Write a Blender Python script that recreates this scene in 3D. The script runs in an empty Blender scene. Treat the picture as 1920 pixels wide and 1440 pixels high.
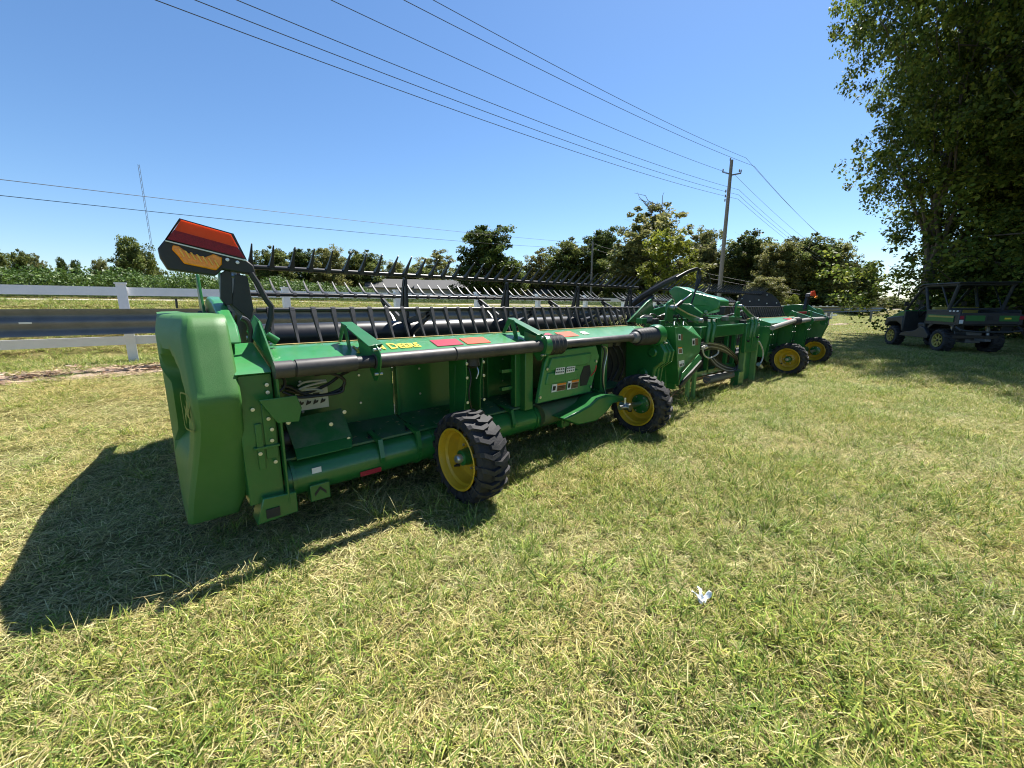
import bpy, math, random
import numpy as np
from mathutils import Vector, Matrix, Euler, noise

scene = bpy.context.scene
col = scene.collection
PI = math.pi

# ------------------------------------------------------------------ camera
FPX, CAMH, HOR = 760.0, 1.3, 574.0
TH = math.atan((720-HOR)/FPX)
AZ = math.atan2(870, FPX*math.cos(TH)+(720-HOR)*math.sin(TH))
vh = Vector((math.cos(AZ), math.sin(AZ), 0)); vR = Vector((math.sin(AZ), -math.cos(AZ), 0))
vF = vh*math.cos(TH)+Vector((0, 0, -math.sin(TH))); vU = vR.cross(vF)
vC = Vector((0, 0, CAMH))
cam_d = bpy.data.cameras.new('camera'); cam = bpy.data.objects.new('camera', cam_d); col.objects.link(cam)
cam.matrix_world = Matrix(((vR.x, vU.x, -vF.x, vC.x), (vR.y, vU.y, -vF.y, vC.y), (vR.z, vU.z, -vF.z, vC.z), (0, 0, 0, 1)))
cam_d.sensor_width = 36; cam_d.lens = 36*FPX/1920; cam_d.clip_start = 0.05; cam_d.clip_end = 6000
scene.camera = cam
scene.cycles.filter_width = 1.1
scene.render.resolution_x = 1024; scene.render.resolution_y = 768

# ------------------------------------------------------------------ sky, sun, exposure
SUN_DIR = Vector((0.57, 0.14, 1.0)).normalized()
sun_el = math.asin(SUN_DIR.z); sun_az = math.atan2(SUN_DIR.y, SUN_DIR.x)
w = bpy.data.worlds.new('World'); scene.world = w; w.use_nodes = True
nt = w.node_tree; nt.nodes.clear()
wo = nt.nodes.new('ShaderNodeOutputWorld'); wb = nt.nodes.new('ShaderNodeBackground')
sk = nt.nodes.new('ShaderNodeTexSky'); sk.sky_type = 'NISHITA'; sk.sun_disc = False
sk.sun_elevation = sun_el; sk.sun_rotation = PI/2-sun_az
sk.air_density = 1.0; sk.dust_density = 0.25; sk.ozone_density = 5.0; sk.altitude = 100
wb.inputs[1].default_value = 0.080
hsv = nt.nodes.new('ShaderNodeHueSaturation'); hsv.inputs['Saturation'].default_value = 1.10
nt.links.new(sk.outputs[0], hsv.inputs['Color']); nt.links.new(hsv.outputs[0], wb.inputs[0]); nt.links.new(wb.outputs[0], wo.inputs[0])
sd = bpy.data.lights.new('sun', 'SUN'); sd.energy = 5.0; sd.angle = math.radians(0.53); sd.color = (1.0, 0.95, 0.87)
so = bpy.data.objects.new('sun', sd); col.objects.link(so)
so.rotation_euler = SUN_DIR.to_track_quat('Z', 'Y').to_euler(); so.location = (10, 0, 40)
scene.view_settings.view_transform = 'Standard'; scene.view_settings.look = 'None'
scene.view_settings.exposure = 1.10; scene.view_settings.gamma = 1.0
scene.view_settings.use_curve_mapping = False

# ------------------------------------------------------------------ helpers
def P(px, py, Y):
    """world point on the plane y=Y seen at photograph pixel px,py (measuring aid)"""
    r = vF*FPX+vR*(px-960)+vU*(720-py)
    return vC+r*(Y/r.y)
def PX(px, py, X):
    r = vF*FPX+vR*(px-960)+vU*(720-py)
    return vC+r*(X/r.x)
def PD(px, py, D):
    r = vF*FPX+vR*(px-960)+vU*(720-py)
    return vC+r*(D/math.hypot(r.x, r.y))
def ss(a, b, x):
    t = min(1, max(0, (x-a)/(b-a))); return t*t*(3-2*t)

def tag(o, label=None, cat=None, group=None, kind=None):
    if label: o['label'] = label
    if cat: o['category'] = cat
    if group: o['group'] = group
    if kind: o['kind'] = kind
    return o
def empty(name, loc=(0, 0, 0), rz=0, parent=None):
    o = bpy.data.objects.new(name, None); col.objects.link(o)
    o.location = loc; o.rotation_euler = (0, 0, rz); o.empty_display_size = .1
    if parent: o.parent = parent
    return o
def link(name, me, parent=None, loc=None, rot=None, scale=None):
    o = bpy.data.objects.new(name, me); col.objects.link(o)
    if parent: o.parent = parent
    if loc is not None: o.location = loc
    if rot is not None: o.rotation_euler = rot
    if scale is not None: o.scale = scale
    return o
def copy_tree(o, parent=None):
    c = o.copy(); col.objects.link(c); c.parent = parent
    for ch in [k for k in o.children]: copy_tree(ch, c)
    return c

class B:
    """collects shapes, builds ONE mesh object"""
    def __init__(s): s.v = []; s.f = []; s.m = []; s.mi = 0; s.M = None
    def add(s, vs, fs):
        n = len(s.v)
        if s.M is not None: vs = [s.M @ Vector(q) for q in vs]
        s.v += [tuple(q) for q in vs]; s.f += [tuple(i+n for i in f) for f in fs]; s.m += [s.mi]*len(fs)
        return s
    def box(s, lo, hi):
        x0, y0, z0 = lo; x1, y1, z1 = hi
        return s.add([(x0, y0, z0), (x1, y0, z0), (x1, y1, z0), (x0, y1, z0), (x0, y0, z1), (x1, y0, z1), (x1, y1, z1), (x0, y1, z1)],
                     [(0, 3, 2, 1), (4, 5, 6, 7), (0, 1, 5, 4), (1, 2, 6, 5), (2, 3, 7, 6), (3, 0, 4, 7)])
    def prism(s, pts, d):
        """closed polygon of 3d points extruded by vector d"""
        pts = [Vector(p) for p in pts]; d = Vector(d); n = len(pts)
        nn = Vector((0, 0, 0))
        for i in range(n): nn += pts[i].cross(pts[(i+1) % n])
        if nn.dot(d) > 0: pts = pts[::-1]
        vs = pts+[p+d for p in pts]
        fs = [tuple(range(n)), tuple(range(2*n-1, n-1, -1))]+[(i, i+n, (i+1) % n+n, (i+1) % n) for i in range(n)]
        return s.add(vs, fs)
    def tube(s, path, r, n=8, cap=True):
        path = [Vector(p) for p in path]; k = len(path)
        rs = r if isinstance(r, (list, tuple)) else [r]*k
        T = []
        for i in range(k):
            a = path[max(0, i-1)]; b = path[min(k-1, i+1)]; T.append((b-a).normalized())
        u = T[0].orthogonal().normalized(); vs = []
        for i in range(k):
            u = (u-T[i]*u.dot(T[i]))
            u = u.normalized() if u.length > 1e-6 else T[i].orthogonal().normalized()
            w_ = T[i].cross(u)
            for j in range(n):
                a = 2*PI*j/n; vs.append(path[i]+(u*math.cos(a)+w_*math.sin(a))*rs[i])
        fs = [(i*n+j, i*n+(j+1) % n, (i+1)*n+(j+1) % n, (i+1)*n+j) for i in range(k-1) for j in range(n)]
        if cap: fs += [tuple(range(n-1, -1, -1)), tuple(range((k-1)*n, k*n))]
        return s.add(vs, fs)
    def cyl(s, a, b, r, n=16, r2=None):
        return s.tube([a, b], [r, r if r2 is None else r2], n)
    def lathe(s, prof, c=(0, 0, 0), axis='X', n=32, closed=False, caps=True):
        """prof: (along, radius)"""
        vs = []; c = Vector(c)
        for (a, r) in prof:
            for j in range(n):
                t = 2*PI*j/n; p, q = r*math.cos(t), r*math.sin(t)
                vs.append(c+(Vector((a, p, q)) if axis == 'X' else Vector((q, a, p)) if axis == 'Y' else Vector((p, q, a))))
        k = len(prof); fs = []
        for i in range(k if closed else k-1):
            i2 = (i+1) % k
            for j in range(n): fs.append((i*n+j, i*n+(j+1) % n, i2*n+(j+1) % n, i2*n+j))
        if not closed and caps:
            if prof[0][1] > 1e-5: fs.append(tuple(range(n-1, -1, -1)))
            if prof[-1][1] > 1e-5: fs.append(tuple(range((k-1)*n, k*n)))
        return s.add(vs, fs)
    def grid(s, G):
        """G[i][j] 3d points"""
        a, b = len(G), len(G[0])
        return s.add([p for r in G for p in r], [(i*b+j, i*b+j+1, (i+1)*b+j+1, (i+1)*b+j) for i in range(a-1) for j in range(b-1)])
    def mesh(s, name, mats, smooth=35, fix=False):
        me = bpy.data.meshes.new(name); me.from_pydata(s.v, [], s.f)
        if not isinstance(mats, (list, tuple)): mats = [mats]
        for m in mats: me.materials.append(m)
        me.polygons.foreach_set('material_index', s.m)
        if fix:
            import bmesh
            bm = bmesh.new(); bm.from_mesh(me); bmesh.ops.remove_doubles(bm, verts=bm.verts, dist=1e-5)
            bmesh.ops.recalc_face_normals(bm, faces=bm.faces); bm.to_mesh(me); bm.free()
        if smooth:
            me.polygons.foreach_set('use_smooth', [True]*len(me.polygons)); me.set_sharp_from_angle(angle=math.radians(smooth))
        me.update(); return me
    def build(s, name, mats, parent=None, bevel=0, smooth=35, fix=False, **k):
        o = link(name, s.mesh(name, mats, smooth, fix), parent, **k)
        if bevel:
            b = o.modifiers.new('bevel', 'BEVEL'); b.width = bevel; b.segments = 2; b.limit_method = 'ANGLE'; b.angle_limit = math.radians(40)
        return o

# ------------------------------------------------------------------ materials
def nodes_of(name):
    m = bpy.data.materials.new(name); m.use_nodes = True
    return m, m.node_tree, m.node_tree.nodes['Principled BSDF']
def mat(name, c, rough=.5, metal=0, var=.12, vscale=8, bump=0, bscale=60, coat=0, dust=0, dustc=(.30, .27, .20), spec=.5):
    m, t, b = nodes_of(name)
    b.inputs['Roughness'].default_value = rough; b.inputs['Metallic'].default_value = metal
    b.inputs['Specular IOR Level'].default_value = spec
    if coat: b.inputs['Coat Weight'].default_value = coat; b.inputs['Coat Roughness'].default_value = .12
    tc = t.nodes.new('ShaderNodeTexCoord'); ns = t.nodes.new('ShaderNodeTexNoise')
    ns.inputs['Scale'].default_value = vscale; ns.inputs['Detail'].default_value = 6; ns.inputs['Roughness'].default_value = .65
    t.links.new(tc.outputs['Object'], ns.inputs['Vector'])
    mr = t.nodes.new('ShaderNodeMapRange'); mr.inputs[1].default_value = .3; mr.inputs[2].default_value = .7
    mr.inputs[3].default_value = 1-var; mr.inputs[4].default_value = 1+var
    t.links.new(ns.outputs[0], mr.inputs[0])
    mx = t.nodes.new('ShaderNodeMix'); mx.data_type = 'RGBA'; mx.blend_type = 'MULTIPLY'; mx.inputs[0].default_value = 1
    mx.inputs[6].default_value = (*c, 1)
    t.links.new(mr.outputs[0], mx.inputs[7])
    out = mx.outputs[2]
    if dust:
        n2 = t.nodes.new('ShaderNodeTexNoise'); n2.inputs['Scale'].default_value = 5; n2.inputs['Detail'].default_value = 8; n2.inputs['Roughness'].default_value = .75
        t.links.new(tc.outputs['Object'], n2.inputs['Vector'])
        r2 = t.nodes.new('ShaderNodeMapRange'); r2.inputs[1].default_value = .38; r2.inputs[2].default_value = .75; r2.inputs[3].default_value = 0; r2.inputs[4].default_value = dust
        t.links.new(n2.outputs[0], r2.inputs[0])
        m2 = t.nodes.new('ShaderNodeMix'); m2.data_type = 'RGBA'
        t.links.new(r2.outputs[0], m2.inputs[0]); t.links.new(out, m2.inputs[6]); m2.inputs[7].default_value = (*dustc, 1)
        out = m2.outputs[2]
        r3 = t.nodes.new('ShaderNodeMapRange'); r3.inputs[3].default_value = rough; r3.inputs[4].default_value = min(1, rough+.45)
        t.links.new(r2.outputs[0], r3.inputs[0]); t.links.new(r3.outputs[0], b.inputs['Roughness'])
    t.links.new(out, b.inputs['Base Color'])
    if bump:
        n3 = t.nodes.new('ShaderNodeTexNoise'); n3.inputs['Scale'].default_value = bscale; n3.inputs['Detail'].default_value = 4
        t.links.new(tc.outputs['Object'], n3.inputs['Vector'])
        bp = t.nodes.new('ShaderNodeBump'); bp.inputs['Strength'].default_value = bump; bp.inputs['Distance'].default_value = .01
        t.links.new(n3.outputs[0], bp.inputs['Height']); t.links.new(bp.outputs[0], b.inputs['Normal'])
    return m
GREEN = mat('green_paint', (.015, .138, .030), .30, coat=.35, dust=.08, var=.12, dustc=(.16, .17, .12))
GREEND = mat('dusty_green_paint', (.018, .13, .032), .5, dust=.75, var=.15, dustc=(.17, .18, .14))
PLASTIC = mat('green_moulded_plastic', (.045, .170, .030), 0.5, var=.08, vscale=3, bump=.15, bscale=420, dust=.25, dustc=(.12, .2, .08), spec=.6)
PANELG = mat('green_panel_paint', (.032, .215, .055), .32, coat=.35, dust=.2, dustc=(.16, .2, .14))
YEL = mat('yellow_paint', (.60, .38, .012), .38, coat=.2, dust=.35, dustc=(.34, .24, .08))
BLACK = mat('black_paint', (.014, .014, .016), .34, dust=.15, dustc=(.09, .085, .08))
BLACKP = mat('black_plastic', (.02, .02, .022), .5, dust=.3, dustc=(.09, .085, .08), bump=.1, bscale=300)
TUBEB = mat('scuffed_black_tube', (.035, .034, .035), .42, dust=.45, dustc=(.16, .14, .13), vscale=14)
GREYT = mat('pale_scuffed_tube', (.30, .29, .28), .45, dust=.3, vscale=14)
RUBBER = mat('tyre_rubber', (.016, .016, .018), .72, dust=.55, dustc=(.085, .08, .08), bump=.2, bscale=80)
STEEL = mat('bare_steel', (.55, .55, .55), .3, metal=1, var=.2)
ZINC = mat('zinc_bolt', (.6, .6, .58), .35, metal=.8)
GREYM = mat('dark_grey_steel', (.12, .12, .125), .45, dust=.3)
REDR = mat('red_reflector', (.32, .006, .03), .4, spec=.4)
ORNG = mat('orange_film', (.72, .065, .015), .5, spec=.25)
REDD = mat('dark_red_reflector', (.22, .005, .012), .38, var=.35, vscale=90)
AMBER = mat('amber_lens', (1.0, .30, .0), .25, var=.2, vscale=60, coat=.2)
def translucent(m, f):
    t = m.node_tree; b = t.nodes['Principled BSDF']; tr = t.nodes.new('ShaderNodeBsdfTranslucent'); ms = t.nodes.new('ShaderNodeMixShader'); ms.inputs[0].default_value = f
    t.links.new(b.inputs['Base Color'].links[0].from_socket, tr.inputs[0]); t.links.new(b.outputs[0], ms.inputs[1]); t.links.new(tr.outputs[0], ms.inputs[2]); t.links.new(ms.outputs[0], t.nodes['Material Output'].inputs[0]); return m
ORNT = translucent(mat('orange_translucent_film', (1.0, .27, .12), .4, var=.04), .85)
REDT = translucent(mat('red_translucent_film', (.34, .008, .02), .38, var=.4, vscale=140), .35)
WHITE = mat('white_label', (.72, .72, .70), .5, var=.05)
INK = mat('black_ink', (.02, .02, .02), .6)
ORINK = mat('orange_ink', (.75, .23, .02), .6)
YINK = mat('yellow_print', (.85, .62, .03), .5, var=.05)
HOSEM = mat('black_hose', (.018, .018, .02), .4)
HOSEG = mat('grey_hose', (.42, .41, .38), .45)
VINYL = mat('white_vinyl', (.86, .87, .90), .42, var=.05, vscale=4, dust=.10, dustc=(.5, .5, .42))
GALV = mat('galvanised_steel', (.17, .185, .21), .5, metal=.08, var=.25, vscale=5, dust=.3, dustc=(.10, .10, .095), spec=.2)
WOODP = mat('weathered_pole_wood', (.24, .225, .205), .85, var=.3, vscale=30, bump=.4, bscale=40)
WIREM = mat('power_wire', (.07, .07, .075), .6)
TAN = mat('tan_belt', (.42, .30, .10), .7, var=.3, vscale=40)
CONC = mat('pale_concrete', (.50, .44, .39), .9, var=.15, vscale=3, bump=.2)
TISSUE = mat('tissue_paper', (.84, .86, .86), .9, var=.05)
ROPS = mat('dark_cage', (.03, .034, .038), .5, dust=.2, dustc=(.1, .1, .1))
TEXTILE = mat('seat_vinyl', (.02, .02, .022), .6)

def attr_mat(name, trans=.35, rough=.6, noise_scale=1.2, hue2=(1.15, 1.0, .8), amt=.5, spec=.25):
    """colour from the mesh's own 'col' attribute, patchy in the world"""
    m, t, b = nodes_of(name)
    at = t.nodes.new('ShaderNodeAttribute'); at.attribute_name = 'col'
    ge = t.nodes.new('ShaderNodeNewGeometry'); ns = t.nodes.new('ShaderNodeTexNoise'); ns.inputs['Scale'].default_value = noise_scale; ns.inputs['Detail'].default_value = 5
    t.links.new(ge.outputs['Position'], ns.inputs['Vector'])
    mr = t.nodes.new('ShaderNodeMapRange'); mr.inputs[1].default_value = .35; mr.inputs[2].default_value = .65; mr.inputs[4].default_value = amt
    t.links.new(ns.outputs[0], mr.inputs[0])
    mx = t.nodes.new('ShaderNodeMix'); mx.data_type = 'RGBA'; mx.blend_type = 'MULTIPLY'
    t.links.new(mr.outputs[0], mx.inputs[0]); t.links.new(at.outputs['Color'], mx.inputs[6]); mx.inputs[7].default_value = (*hue2, 1)
    t.links.new(mx.outputs[2], b.inputs['Base Color']); b.inputs['Roughness'].default_value = rough; b.inputs['Specular IOR Level'].default_value = spec
    tr = t.nodes.new('ShaderNodeBsdfTranslucent'); t.links.new(mx.outputs[2], tr.inputs[0])
    ms = t.nodes.new('ShaderNodeMixShader'); ms.inputs[0].default_value = trans
    t.links.new(b.outputs[0], ms.inputs[1]); t.links.new(tr.outputs[0], ms.inputs[2])
    t.links.new(ms.outputs[0], t.nodes['Material Output'].inputs[0])
    return m
GRASSM = attr_mat('grass_blades', .30, .55, .9, (1.16, 1.0, .82), .6)
LEAFM = attr_mat('tree_leaves', .42, .5, .25, (1.2, 1.05, .7), .5, .15)
CROPM = attr_mat('crop_leaves', .25, .5, .5, (1.2, 1.1, .8), .5, .3)
BARKM = mat('tree_bark', (.10, .085, .07), .9, var=.35, vscale=6, bump=.5, bscale=20)

# ------------------------------------------------------------------ terrain
def kx(x): return 1.0-.10*ss(2, 12, x)-.16*ss(12, 45, x)-.5*ss(60, 200, x)
def terrain(x, y):
    z = .34*ss(3.5, 9.5, y)*(1-ss(18, 45, x))
    b = 1.08*ss(9.9, 14.6, y)+.05*ss(14.6, 17, y)+.12*ss(17.2, 18.5, y)+.25*ss(20, 50, y)
    if y > 9.9: z += b*kx(x)
    z -= .5*ss(80, 300, y)
    if -6 < y < 14 and -12 < x < 60:
        z += .012*noise.noise(Vector((x*.9, y*.9, 3)))+.02*noise.noise(Vector((x*.25, y*.25, 7)))-.0
    return z
xs = sorted(set([-1500, -800, -400, -200, -120, -80, -50, -30, -20]+[round(-14+.5*i, 2) for i in range(0, 150)]+[64, 70, 80, 100, 130, 170, 230, 300, 400, 600, 900, 1500, 2500]))
ys = sorted(set([-1500, -700, -300, -150, -80, -50, -35, -25, -18]+[round(-14+.45*i, 2) for i in range(0, 75)]+[21, 23, 26, 30, 35, 42, 50, 65, 80, 100, 130, 170, 230, 300, 450, 700, 1100, 2000]))
g = B(); g.grid([[(x, y, terrain(x, y)) for y in ys] for x in xs])
def ground_mat():
    m, t, b = nodes_of('lawn_soil'); b.inputs['Roughness'].default_value = .95; b.inputs['Specular IOR Level'].default_value = .1
    ge = t.nodes.new('ShaderNodeNewGeometry')
    def nz(s, d=6, r=.7):
        n = t.nodes.new('ShaderNodeTexNoise'); n.inputs['Scale'].default_value = s; n.inputs['Detail'].default_value = d; n.inputs['Roughness'].default_value = r
        t.links.new(ge.outputs['Position'], n.inputs['Vector']); return n
    def ramp(src, stops):
        c = t.nodes.new('ShaderNodeValToRGB'); e = c.color_ramp.elements
        e[0].position, e[0].color = stops[0][0], (*stops[0][1], 1); e[1].position, e[1].color = stops[-1][0], (*stops[-1][1], 1)
        for p, q in stops[1:-1]:
            k = e.new(p); k.color = (*q, 1)
        t.links.new(src, c.inputs[0]); return c
    n1 = nz(.55); n2 = nz(26, 8, .8)
    c1 = ramp(n1.outputs[0], [(.30, (.10, .12, .035)), (.48, (.16, .155, .055)), (.62, (.22, .18, .08)), (.75, (.13, .14, .045))])
    c2 = ramp(n2.outputs[0], [(.32, (.35, .33, .28)), (.5, (.85, .85, .8)), (.68, (1.45, 1.4, 1.2))])
    mx = t.nodes.new('ShaderNodeMix'); mx.data_type = 'RGBA'; mx.blend_type = 'MULTIPLY'; mx.inputs[0].default_value = 1
    t.links.new(c1.outputs[0], mx.inputs[6]); t.links.new(c2.outputs[0], mx.inputs[7]); t.links.new(mx.outputs[2], b.inputs['Base Color'])
    bp = t.nodes.new('ShaderNodeBump'); bp.inputs['Strength'].default_value = .8; bp.inputs['Distance'].default_value = .03
    t.links.new(n2.outputs[0], bp.inputs['Height']); t.links.new(bp.outputs[0], b.inputs['Normal'])
    return m
tag(g.build('ground', ground_mat(), smooth=60, fix=True), 'mown lawn ground, straw and green, rising to a bank behind the fence', 'ground', kind='structure')
# concrete road on the bank
rd = B(); rx = [-200, -120, -80]+[-60+2*i for i in range(80)]+[110, 150, 220, 350]
rd.grid([[(x, y, max(terrain(x, y), terrain(x, y))+.03) for y in (14.75, 15.2, 15.8, 16.4, 16.9)] for x in rx])
tag(rd.build('road', CONC, smooth=60, fix=True), 'pale concrete road along the bank behind the white fence', 'road', kind='structure')
# bare dirt strip under the rail
rng = random.Random(4)
DIRT = mat('dry_mulch', (.34, .25, .19), .95, var=.5, vscale=22, bump=.8, bscale=60)
ms_ = B(); rows = []
def RY(x): return 8.75-.065*(x+2)      # guard rail line
for i in range(190):
    x = -9+.25*i; a = RY(x)
    wv = .22*noise.noise(Vector((x*.8, 0, 0)))
    rows.append([(x, y, terrain(x, y)+.012+.02*max(0, noise.noise(Vector((x*2.5, y*3, 1))))) for y in (a-.45+wv, a-.2, a, a+.2, a+.42-.6*wv)])
ms_.grid(rows)
tag(ms_.build('dirt_strip', DIRT, smooth=60, fix=True), 'dry brown mulch strip under the guard rail', 'dirt strip', kind='structure')

# ------------------------------------------------------------------ scattering (instances from one object)
def scatter(name, variants, pts, m, label, cat):
    """variants: list of (verts Nx3, faces list, cols Nx3); pts: dict pos,rot,scl,var arrays"""
    V = []; F = []; VID = []; COL = []; off = 0
    for k, (v, f, c) in enumerate(variants):
        V.append(v); F += [tuple(i+off for i in q) for q in f]; VID.append(np.full(len(v), k)); COL.append(c); off += len(v)
    n = len(pts['pos']); V.append(np.array(pts['pos'])); VID.append(np.full(n, -1)); COL.append(np.zeros((n, 3)))
    V = np.concatenate(V); VID = np.concatenate(VID).astype(np.int32); COL = np.concatenate(COL)
    me = bpy.data.meshes.new(name); me.from_pydata(V.tolist(), [], F); me.materials.append(m)
    N = len(V)
    a = me.attributes.new('vid', 'INT', 'POINT'); a.data.foreach_set('value', VID)
    a = me.attributes.new('pv', 'INT', 'POINT'); q = np.full(N, -1, np.int32); q[off:] = pts['var']; a.data.foreach_set('value', q)
    a = me.attributes.new('rot', 'FLOAT_VECTOR', 'POINT'); q = np.zeros((N, 3), np.float32); q[off:] = pts['rot']; a.data.foreach_set('vector', q.ravel())
    a = me.attributes.new('scl', 'FLOAT_VECTOR', 'POINT'); q = np.ones((N, 3), np.float32); q[off:] = pts['scl']; a.data.foreach_set('vector', q.ravel())
    a = me.attributes.new('col', 'FLOAT_COLOR', 'POINT'); q = np.ones((N, 4), np.float32); q[:, :3] = COL; a.data.foreach_set('color', q.ravel())
    o = link(name, me)
    ng = bpy.data.node_groups.new(name+'_scatter', 'GeometryNodeTree')
    ng.interface.new_socket('Geometry', in_out='INPUT', socket_type='NodeSocketGeometry'); ng.interface.new_socket('Geometry', in_out='OUTPUT', socket_type='NodeSocketGeometry')
    gi = ng.nodes.new('NodeGroupInput'); go = ng.nodes.new('NodeGroupOutput'); jn = ng.nodes.new('GeometryNodeJoinGeometry')
    def named(nm, ty):
        x = ng.nodes.new('GeometryNodeInputNamedAttribute'); x.data_type = ty; x.inputs[0].default_value = nm; return x.outputs[0]
    def eq(src, val):
        c = ng.nodes.new('FunctionNodeCompare'); c.data_type = 'INT'; c.operation = 'EQUAL'
        ng.links.new(src, c.inputs[2]); c.inputs[3].default_value = val; return c.outputs[0]
    vid = named('vid', 'INT'); pv = named('pv', 'INT'); ro = named('rot', 'FLOAT_VECTOR'); sc = named('scl', 'FLOAT_VECTOR')
    e2r = ng.nodes.new('FunctionNodeEulerToRotation'); ng.links.new(ro, e2r.inputs[0])
    sp = ng.nodes.new('GeometryNodeSeparateGeometry'); sp.domain = 'POINT'; ng.links.new(gi.outputs[0], sp.inputs[0]); ng.links.new(eq(vid, -1), sp.inputs[1])
    for k in range(len(variants)):
        s2 = ng.nodes.new('GeometryNodeSeparateGeometry'); s2.domain = 'POINT'; ng.links.new(gi.outputs[0], s2.inputs[0]); ng.links.new(eq(vid, k), s2.inputs[1])
        ip = ng.nodes.new('GeometryNodeInstanceOnPoints'); ng.links.new(sp.outputs[0], ip.inputs[0]); ng.links.new(eq(pv, k), ip.inputs[1]); ng.links.new(s2.outputs[0], ip.inputs[2])
        ng.links.new(e2r.outputs[0], ip.inputs[5]); ng.links.new(sc, ip.inputs[6]); ng.links.new(ip.outputs[0], jn.inputs[0])
    ng.links.new(jn.outputs[0], go.inputs[0])
    md = o.modifiers.new('scatter', 'NODES'); md.node_group = ng
    return tag(o, label, cat, kind='stuff')

def blades(R, n, rad, lr, wr, lean, cols, z0=0, curl=1.0, clumps=0):
    """n grass blades in a disc of radius rad"""
    V = []; F = []; C = []
    cc = [(R.uniform(-rad, rad), R.uniform(-rad, rad)) for _ in range(clumps)] if clumps else None
    for i in range(n):
        if cc:
            c = cc[R.randrange(len(cc))]; x = c[0]+R.gauss(0, .012); y = c[1]+R.gauss(0, .012)
        else:
            r = rad*math.sqrt(R.random()); t = R.uniform(0, 2*PI); x, y = r*math.cos(t), r*math.sin(t)
        h = R.uniform(0, 2*PI); L = R.uniform(*lr); W = R.uniform(*wr)/2; a = R.uniform(*lean)
        ca, sa = math.cos(h), math.sin(h); px, py = -sa, ca
        tw = R.uniform(-.6, .6)
        px, py, pz = px*math.cos(tw), py*math.cos(tw), math.sin(tw)
        cx, cy, cz = x, y, z0; b0 = len(V)
        base = R.choice(cols); v = R.uniform(.5, 1.35); base = [q*v for q in base]
        segs = [(1.0, 0), (.95, .38), (.7, .72), (0, 1.0)]; prev = 0; k = len(V)
        for (wf, t_) in segs:
            ang = a+curl*t_*R.uniform(.5, 1.3)
            d = (t_-prev)*L; prev = t_
            cx += ca*math.sin(ang)*d; cy += sa*math.sin(ang)*d; cz += math.cos(ang)*d
            if cz < z0+.003: cz = z0+.003+R.random()*.004
            if wf > 0:
                V.append((cx-px*W*wf, cy-py*W*wf, cz-pz*W*wf)); V.append((cx+px*W*wf, cy+py*W*wf, cz+pz*W*wf))
                C += [base, base]
            else: V.append((cx, cy, cz)); C.append([min(1, base[0]*1.25), min(1, base[1]*1.1), base[2]])
        F += [(b0, b0+1, b0+3, b0+2), (b0+2, b0+3, b0+5, b0+4), (b0+4, b0+5, b0+6)]
    return np.array(V), F, np.array(C)
STRAW = [(.58, .54, .25), (.48, .43, .19), (.68, .64, .34), (.36, .31, .15), (.52, .52, .18)]
GRN = [(.15, .25, .045), (.21, .32, .055), (.27, .36, .07), (.12, .20, .035), (.36, .40, .09)]
BRT = [(.30, .42, .08), (.24, .37, .06), (.36, .46, .11)]
R = random.Random(11)
gv = []
for k in range(3): gv.append(blades(R, 240, .20, (.035, .095), (.0020, .0040), (.7, 1.5), STRAW+STRAW+GRN[:2], 0, .7))       # 0-2 thatch
for k in range(4): gv.append(blades(R, 180, .19, (.04, .11), (.0024, .0050), (.1, .9), GRN+GRN+STRAW[:3], 0, .9, 22))    # 3-6 lawn grass
for k in range(3): gv.append(blades(R, 30, .07, (.07, .16), (.004, .008), (.15, 1.0), BRT+GRN, 0, 1.0))                    # 7-9 broad tufts
for k in range(2): gv.append(blades(R, 14, .05, (.12, .26), (.002, .003), (.1, .9), STRAW+BRT[:1], 0, .8))                 # 10-11 seed stalks
for k in range(2): gv.append(blades(R, 230, .45, (.05, .10), (.006, .011), (.2, 1.2), GRN+GRN+STRAW[:4], 0, .9))           # 12-13 distance lawn
pos = []; rot = []; scl = []; var = []
def put(x, y, k, s, tilt=.08, z=None):
    pos.append((x, y, (terrain(x, y) if z is None else z)-.004)); rot.append((R.uniform(-tilt, tilt), R.uniform(-tilt, tilt), R.uniform(0, 2*PI)))
    sz = s*R.uniform(.8, 1.2); scl.append((s, s, sz)); var.append(k)
def gn(x, y, s, o=0): return noise.noise(Vector((x*s, y*s, o)))
def no_grass(x, y):
    if 14.6 < y < 17.0 or y > 17.4: return True
    if abs(y-RY(x)) < .36 and R.random() < .85: return True
    return False
def wedge(x, y, marg=.25):
    d = math.hypot(x, y)
    if d < 2.0: return True
    a = math.atan2(y, x)-AZ
    return abs(a) < math.radians(52)+marg+.6/d
def density_grass(x0, x1, y0, y1, step, fn):
    x = x0
    while x < x1:
        y = y0
        while y < y1:
            fn(x+R.uniform(-.5, .5)*step, y+R.uniform(-.5, .5)*step); y += step
        x += step
def under_header(x, y): return 0.1 < x < 12.6 and 2.35 < y < 5.2
def near(x, y):
    d = math.hypot(x, y)
    if d > 9 or not wedge(x, y) or no_grass(x, y): return
    g1 = gn(x, y, .55, 1)+.6*gn(x, y, 1.7, 4)
    if under_header(x, y) or (y > 2.05 and x < 1.5): g1 -= .75
    hs = .85+.20*(1-ss(1.2, 2.2, y))*(1-ss(3, 6, x))
    if R.random() < .85: put(x, y, R.randrange(0, 3), R.uniform(.8, 1.1))
    if R.random() < .80+.9*g1: put(x, y, 3+R.randrange(4), hs*R.uniform(.7, 1.15)*(1+.25*g1))
    if R.random() < .05+.16*max(0, gn(x, y, .9, 9))*(6 if y < 1.7 else .6): put(x, y, 7+R.randrange(3), R.uniform(.55, 1.05))
    if R.random() < .035: put(x, y, 10+R.randrange(2), R.uniform(.6, 1.1))
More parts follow.
